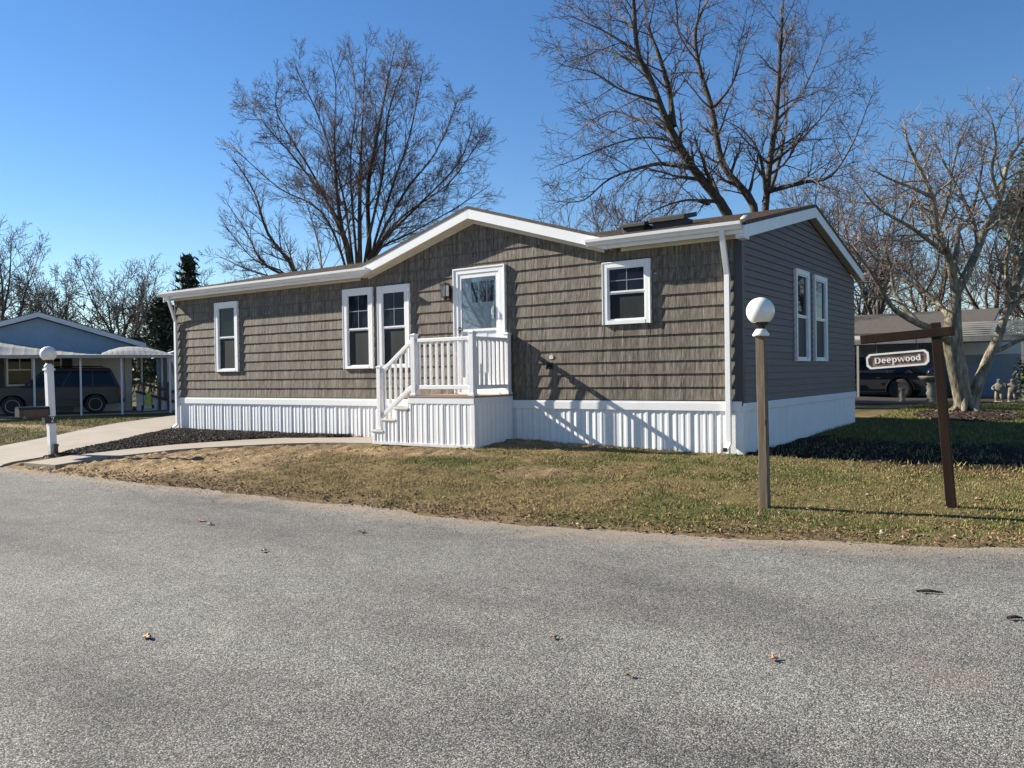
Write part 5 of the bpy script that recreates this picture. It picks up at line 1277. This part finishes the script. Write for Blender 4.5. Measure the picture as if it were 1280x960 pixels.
# --- great leaning tree behind the right half of the house
rng = random.Random(9); D = 24.0; wd = Wood(); b0 = pt(925, 485, D)
P2 = dict(wig=.085, trop=.015, kids=[2, 2, 1], prob=.82, ang=44, ratio=.55, rmin=.005, lmin=.30)
wd.limb([b0+np.array([0, 0, -1.2]), b0, pt(922, 420, D)], .45, .40)
for s, r0, r1, t0, z in (([(922, 420), (918, 330), (909, 268), (866, 210), (835, 155), (815, 103), (797, 65), (792, 0), (783, -70)], .30, .05, .3, [0, 0, 0, -.3, -.6, -.8, -.9, -1, -1.2]),
                     ([(842, 158), (836, 113), (824, 70), (811, 34), (803, -30)], .13, .04, .1, [-.6, -.4, 0, .2, .4]), ([(866, 210), (838, 206), (815, 206), (763, 223), (730, 250), (700, 252)], .10, .02, .15, [-.3, -.6, -1, -1.6, -2, -2.4]),
                     ([(822, 127), (777, 113), (746, 93), (712, 84)], .07, .02, .1, [-.7, -1.2, -1.8, -2.4]), ([(797, 65), (753, 38), (711, 20)], .07, .02, .1, [-.9, -.5, 0]), ([(835, 155), (800, 150), (760, 140), (716, 170)], .07, .018, .1, [-.6, 0, .6, 1.2]),
                     ([(850, 180), (810, 172), (768, 180), (705, 205)], .065, .018, .1, [-.5, -1, -1.5, -2.2]), ([(806, 84), (760, 62), (720, 50)], .06, .018, .1, [-.9, 0, .8]), ([(795, 40), (770, 10), (745, -40)], .06, .018, .1, [-.9, -.2, .2]),
                     ([(930, 420), (938, 330), (942, 258), (904, 206), (890, 137), (873, 79), (870, 34), (888, -10), (896, -60)], .24, .04, .3, [.2, .3, .5, .8, 1, 1.2, 1.3, 1.4, 1.5]),
                     ([(935, 420), (950, 330), (957, 258), (962, 206), (971, 137), (976, 51), (980, 0), (986, -55)], .22, .04, .35, [.3, .5, .8, 1, 1.1, 1.2, 1.3, 1.3]),
                     ([(958, 240), (1004, 228), (1038, 220), (1066, 179), (1084, 135)], .11, .02, .15, [.8, 0, -.6, -.9, -1.1]), ([(955, 252), (969, 220), (983, 155), (986, 86), (1000, 38)], .10, .02, .2, [.8, 1.4, 1.8, 2.2, 2.4]),
                     ([(958, 250), (950, 195), (930, 165), (905, 150)], .10, .02, .15, [.8, .4, 0, -.4]), ([(971, 150), (1000, 120), (1020, 80), (1035, 40)], .07, .018, .1, [1.1, 1.6, 2, 2.4]), ([(890, 137), (915, 105), (930, 60), (940, 20)], .07, .018, .1, [1, .6, .2, 0]),
                     ([(873, 79), (850, 45), (845, 0), (835, -40)], .06, .018, .1, [1.2, .8, .4, 0]), ([(962, 206), (1000, 175), (1032, 140), (1052, 110)], .08, .018, .1, [1, .6, .2, 0]), ([(885, 255), (860, 250), (820, 262), (790, 282)], .07, .018, .1, [0, -.3, -.8, -1.2])):
    o, R, c = wd.limb(poly(s, D, z), r0*.72, r1*.6); along(wd, rng, o, R, c, .27, 1.85, P2, 4, t0)
tree_objs('bare_tree', 'great bare tree with a thick trunk leaning left behind the right half of the house', b0+np.array([0, 0, -1.2]), wd, .045, M['bark'], M['twigs'])

# --- pale multi-stemmed tree in the side yard
rng = random.Random(14); D = 20.6; wd = Wood(); bx_, by_ = 1.61, 11.67
dref = float(np.dot(np.array([bx_, by_, .25])-CAM, FW)); D = dref
LIMB = set()
P3 = dict(wig=.10, trop=.02, kids=[2, 2, 1], prob=.85, ang=48, ratio=.5, rmin=.005, lmin=.26)
for s, r0, r1, t0, z in (([(1203, 522), (1200, 495), (1192, 455), (1188, 425), (1190, 400)], .17, .14, 2, None), ([(1206, 522), (1207, 500), (1203, 470), (1197, 440), (1194, 400), (1194, 369)], .15, .11, 2, None),
                     ([(1190, 400), (1194, 369), (1185, 319), (1172, 287), (1166, 247), (1147, 206), (1135, 180)], .10, .025, .3, [0, 0, -.3, -.5, -.8, -1, -1.2]), ([(1194, 369), (1207, 344), (1222, 312), (1232, 284), (1250, 250), (1260, 203), (1285, 165)], .095, .025, .3, [0, 0, .3, .4, .6, .8, 1]),
                     ([(1192, 345), (1197, 300), (1198, 285), (1212, 272), (1224, 230), (1230, 190)], .06, .018, .25, [0, .4, .8, 1.2, 1.6, 2]), ([(1189, 430), (1170, 414), (1147, 404), (1130, 395), (1114, 382), (1092, 345), (1066, 310)], .085, .02, .25, [0, -.3, -.5, -.7, -.9, -1.2, -1.5]),
                     ([(1150, 406), (1120, 370), (1112, 330), (1098, 290)], .05, .015, .15, [-.5, 0, .4, .8]), ([(1190, 400), (1165, 372), (1135, 352), (1100, 330), (1070, 290)], .06, .015, .15, [0, .6, 1, 1.4, 1.8]),
                     ([(1214, 522), (1219, 490), (1232, 455), (1246, 425), (1256, 395), (1266, 365), (1280, 335), (1296, 310)], .16, .05, .45, None), ([(1238, 440), (1252, 436), (1268, 428), (1284, 421), (1312, 405)], .055, .02, .3, None), ([(1258, 392), (1275, 372), (1300, 352), (1320, 330)], .08, .02, .2, [0, .5, 1, 1.4]),
                     ([(1262, 375), (1258, 340), (1262, 300), (1275, 262)], .05, .015, .2, [0, -.5, -.9, -1.3]), ([(1185, 319), (1160, 300), (1135, 282), (1100, 262), (1080, 240)], .05, .015, .1, [-.3, -.6, -1, -1.5, -2]), ([(1172, 287), (1185, 250), (1190, 215), (1200, 175)], .045, .014, .1, [-.5, -.2, 0, .3]),
                     ([(1232, 284), (1255, 262), (1285, 250), (1310, 240)], .05, .015, .1, [.4, .9, 1.4, 1.8]), ([(1166, 247), (1140, 235), (1115, 225), (1095, 215)], .04, .014, .1, [-.8, -1.1, -1.4, -1.8]), 
                     ([(1222, 312), (1218, 280), (1200, 240), (1178, 200), (1168, 175)], .045, .014, .15, [.3, .8, 1.2, 1.6, 2]), ([(1250, 250), (1240, 215), (1245, 180), (1240, 150)], .04, .014, .1, [.6, .3, 0, -.4])):
    n0 = len(wd.seg); o, R, c = wd.limb(poly(s, D, z), r0*(1.0 if r0 > .12 else 1.3), r1*1.3); LIMB.update(wd.seg[n0:])
    if t0 < 1: along(wd, rng, o, R, c, .25, 1.9, P3, 4, t0)
wd.seg = [q for q in wd.seg if q in LIMB or not (q[6] < .06 and min(q[2], q[5]) < 2.8)]
ok_ = {q[:3] for q in LIMB} | {q[3:6] for q in LIMB}                # drop what hung on the cut low shoots
kept = []
for q in wd.seg:
    if q in LIMB or q[:3] in ok_: kept.append(q); ok_.add(q[3:6])
wd.seg = kept
for k_ in range(7):
    a_ = k_*.9+.3; zb_ = hz(bx_, by_)
    wd.limb([(bx_+.10*math.cos(a_), by_+.10*math.sin(a_), zb_+.42), (bx_+.22*math.cos(a_), by_+.22*math.sin(a_), zb_+.13), (bx_+.48*math.cos(a_), by_+.48*math.sin(a_), zb_-.04)], .10, .05)
tree_objs('bare_tree', 'pale-barked multi-stemmed tree standing in the mulch ring of the side yard', (bx_, by_, hz(bx_, by_)), wd, .02, M['barkpale'], M['twigspale'])

# --- generic bare trees further off
def bare(label, px, pyb, ptop, D, spread, seed, group, mtw, nst=4, thick=.05, lean=0, maxl=3, rm=None, at_=None):
    rng = random.Random(seed); wd = Wood()
    if at_: b = np.array(at_[:3], float); H = at_[3]
    else: b = pt(px, pyb, D); H = pt(px, ptop, D)[2]-b[2]
    P = dict(wig=.085, trop=.03, kids=[2, 2, 1], prob=.8, ang=40, ratio=.5, rmin=rm or .00022*D, lmin=.5)
    hb = H*.22; wd.limb([b+np.array([0, 0, -.5]), b+np.array([0, 0, hb*.5]), b+np.array([lean*.2, 0, hb])], .021*H, .016*H)
    for i in range(nst):
        a = 2*PI*i/nst+rng.random()*.8; sp = spread*(.35+.65*rng.random()); hh_ = H*(.72+.16*rng.random())
        pts = [b+np.array([lean*.2, 0, hb*(.75+.25*rng.random())])]
        for f in (.3, .6, 1.0): pts.append(b+np.array([lean*f+math.cos(a)*sp*f**.8+rng.gauss(0, .2), math.sin(a)*sp*f**.8+rng.gauss(0, .2), hb+(hh_-hb)*f]))
        o, R, c = wd.limb(pts, .010*H, .0022*H); along(wd, rng, o, R, c, H*.034, H*.23, P, maxl, .15)
    return tree_objs('bare_tree', label, b, wd, thick, M['bark'], mtw, group, 7, 3)
GB = 'bare trees beyond the neighbouring houses'
for a in (('tall bare tree cut off by the left edge of the photo', 0, 474, 262, 58, 3.2, 31, GB, M['twigsgrey'], 6), ('broad bare tree right behind the blue gable peak', 68, 474, 318, 62, 4.0, 32, GB, M['twigsgrey'], 7),
          ('bare forked tree behind the right slope of the blue gable', 152, 474, 308, 60, 3.6, 33, GB, M['twigsgrey'], 6), ('bare tree between the forked tree and the dark spruce', 198, 474, 330, 66, 3.0, 34, GB, M['twigsgrey'], 5),
          ('low bare tree left of the broad one, behind the blue house', 28, 474, 345, 70, 3.0, 35, GB, M['twigsgrey'], 5), ('bare tree showing just over the roof right of the spruce', 268, 474, 335, 60, 2.8, 36, GB, M['twigsgrey'], 5)): bare(*a)
GR = 'bare trees behind the right-hand neighbour'
for a in (('reddish bare tree rising behind the gable end of the house', 1098, 462, 205, 36, 3.0, 41, GR, M['twigsred'], 7), ('bare tree with fine twigs behind the middle of the pale-barked tree', 1165, 462, 232, 42, 3.2, 42, GR, M['twigsgrey'], 6),
          ('dense bare tree behind the right-hand fork of the pale-barked tree', 1240, 462, 225, 44, 3.4, 43, GR, M['twigsgrey'], 6), ('bare tree low beside the gable end, over the dark carport', 1085, 462, 285, 40, 2.6, 44, GR, M['twigsgrey'], 5),
          ('bare tree at the right edge in front of the pine', 1300, 462, 270, 40, 3.0, 45, GR, M['twigsred'], 6), ('bushy bare tree just above the front slope of the roof', 800, 470, 212, 38, 3.6, 46, GR, M['twigsred'], 9),
          ('bushy bare tree above the roof, left of the great trunk', 735, 470, 240, 40, 2.6, 47, GR, M['twigsgrey'], 6), ('bare tree seen over the roof right of the three stems', 1030, 470, 190, 40, 3.2, 48, GR, M['twigsgrey'], 7)): bare(*a)

for i, q in enumerate(((-22, -24, -.4, 11), (-29, -19, -.4, 12), (-13, -27, -.4, 10.5))):
    bare('bare tree across the road behind the viewer, mirrored in the door glass', 0, 0, 0, 30, 3.4, 81+i, 'bare trees across the road', M['twigs'], 6, maxl=2, rm=.02, at_=q)

# --- evergreens: trunk, whorled limbs and sprays of needles
def conifer(label, px, pyb, ptop, D, rad, seed, cat_name, green, brush=1.0, open_=0.0, top_only=0.0, group=None):
    r = np.random.RandomState(seed); b = pt(px, pyb, D); H = pt(px, ptop, D)[2]-b[2]
    t = thing(cat_name, label, 'tree', tuple(float(q) for q in b), group)
    wd = Wood(); wd.limb([b+np.array([0, 0, -.4]), b+np.array([0, 0, H*.5]), b+np.array([0, 0, H])], .025*H, .01)
    V, F, C = [], [], []; n = 0; z = top_only*H+.06*H*(top_only == 0)
    while z < H*.985:
        f = (z-top_only*H)/(H-top_only*H); env = rad*((1-f)**.85 if open_ == 0 else math.sin(PI*min(1, f*.9+.12))**.6)
        for k in range(7 if open_ == 0 else 5):
            a = r.rand()*2*PI; l = env*(.65+.5*r.rand()); dr_ = np.array([math.cos(a), math.sin(a), -.25+.5*f if open_ == 0 else .15+.3*r.rand()])
            o = b+np.array([0, 0, z]); e = o+dr_*l; wd.seg.append((*o, *e, .02+.006*l, .008))
            for s in np.linspace(.25 if open_ == 0 else .55, 1, max(4, int(l*(5 if open_ == 0 else 9)))):
                for _ in range(4 if open_ == 0 else 9):
                    c_ = o+(e-o)*s+r.randn(3)*np.array([.16, .16, .10 if open_ == 0 else .16])*(1+open_); u1 = r.randn(3); u1 /= np.linalg.norm(u1); u2 = np.cross(u1, r.randn(3)); u2 /= np.linalg.norm(u2)
                    sz_ = .16*brush*(.6+.8*r.rand()); V += [c_-u1*sz_, c_+u2*sz_*.28, c_+u1*sz_, c_-u2*sz_*.28]; F.append((n, n+1, n+2, n+3)); n += 4; C.append(np.array(green)*(.5+1.0*r.rand()))
        z += .045*H*(.7+.6*r.rand())
    wood_mesh('trunk', wd.seg, M['bark'], t, 6); np_mesh('crown', np.array(V), np.array(F), M['needles'], colors=np.array(C), parent=t)
conifer('dark spruce rising behind the left end of the house', 238, 474, 317, 52, 2.3, 51, 'spruce_tree', (.035, .05, .032), 1.5)
conifer('lower dark spruce between the carport and the house', 205, 474, 372, 48, 2.6, 52, 'spruce_tree', (.04, .05, .03), 1.5)
conifer('dark pine with open crown at the right edge', 1314, 462, 172, 38, 2.0, 53, 'pine_tree', (.055, .072, .032), 1.3, 1.0, .42)
# shrub by the statues
def shrub(label, x, y, rx_, rz_, seed, col, n=2600):
    r = np.random.RandomState(seed); z = hz(x, y); t = thing('shrub', label, 'shrub', (x, y, z))
    d = r.randn(n, 3); d /= np.linalg.norm(d, axis=1, keepdims=True); q = d*(.45+.55*r.rand(n, 1)**.6)*(1+.25*np.sin(d[:, :1]*7+d[:, 1:2]*5))
    c_ = np.array([x, y, z+rz_*.95])+q*np.array([rx_, rx_, rz_]); u1 = r.randn(n, 3); u1 /= np.linalg.norm(u1, axis=1, keepdims=True); u2 = np.cross(u1, r.randn(n, 3)); u2 /= np.linalg.norm(u2, axis=1, keepdims=True); s = .07*(.6+.8*r.rand(n, 1))
    V = np.stack([c_-u1*s, c_+u2*s*.45, c_+u1*s, c_-u2*s*.45], 1).reshape(-1, 3); np_mesh('foliage', V, np.arange(4*n).reshape(-1, 4), M['needles'], colors=np.array(col)*(.5+1.1*r.rand(n, 1)), parent=t)
    wd = Wood()
    for i in range(16): wd.seg.append((x, y, z-.02, *(np.array([x, y, z+rz_*.9])+unit(r.randn(3)*np.array([1, 1, .5])+np.array([0, 0, .6]))*np.array([rx_, rx_, rz_])*.8), .02, .006))
    wood_mesh('stems', wd.seg, M['bark'], t, 5)
shrub('rounded dark evergreen shrub right of the stone statues', 3.15, 18.0, .85, .78, 61, (.05, .06, .028))
shrub('low bronze shrub behind the left spruce, beside the outbuilding', -29.5, 14.5, 1.6, 1.5, 62, (.07, .055, .035), 2200)
# far woods closing the view
def woods(label, az0, az1, D0, D1, hmax, seed, n, mat):
    r = np.random.RandomState(seed); S = []
    for i in range(n):
        a = az0+(az1-az0)*r.rand(); D = D0+(D1-D0)*r.rand(); x = CAM[0]+math.sin(a)*D; y = CAM[1]+math.cos(a)*D; p = np.array([x, y, -.5]); hh_ = hmax*(.5+.5*r.rand()); d = np.array([0, 0, 1.0]); rr_ = .0009*D
        for k in range(5):
            q = p+(d+r.randn(3)*.14)*hh_/5; S.append((*p, *q, rr_*(1.6-.25*k), rr_*(1.35-.25*k)))
            for _ in range(5):
                e = q+np.array([r.randn()*.16, r.randn()*.16, .12+.1*r.rand()])*hh_; S.append((*q, *e, rr_*.55, rr_*.3))
                for __ in range(2): g = e+np.array([r.randn()*.06, r.randn()*.06, .06*r.rand()])*hh_; S.append((*e, *g, rr_*.4, rr_*.25))
            p = q
    tag(wood_mesh('far_woods', S, mat, None, 3, False), label, kind='stuff')
woods('hazy bare woods along the horizon at left', -1.35, -.72, 75, 120, 8.5, 71, 260, M['twigsgrey'])
woods('bare woods along the horizon at right', -.5, .15, 60, 100, 7.5, 72, 190, M['twigsgrey'])

# vapour trail
A3, B3 = pt(274, 177, 7000), pt(312, 192, 7000)
def vapour_mat():
    k = N('vapour'); k.t.nodes.remove(k.b); a = k.n('BsdfTranslucent'); b = k.n('BsdfDiffuse'); ms = k.n('MixShader'); ms.inputs[0].default_value = .45
    a.inputs[0].default_value = (.95, .95, .96, 1); b.inputs[0].default_value = (.95, .95, .96, 1)
    k.l.new(a.outputs[0], ms.inputs[1]); k.l.new(b.outputs[0], ms.inputs[2]); k.l.new(ms.outputs[0], k.t.nodes['Material Output'].inputs['Surface']); return k.m
M['vapour'] = vapour_mat()
ct = thing('contrail', 'short white vapour trail in the sky left of the vase-shaped tree', 'contrail', tuple(float(q) for q in A3))
m = MB()
for i in range(26):
    f = i/25; q = A3*(1-f)+B3*f; m.sphere(tuple(q+np.array([rnd.uniform(-2, 2), rnd.uniform(-2, 2), rnd.uniform(-2, 2)])), 2.5+5*math.sin(PI*min(1, .15+f*.8)), 10, 6)
m.build('trail', M['vapour'], ct, True)
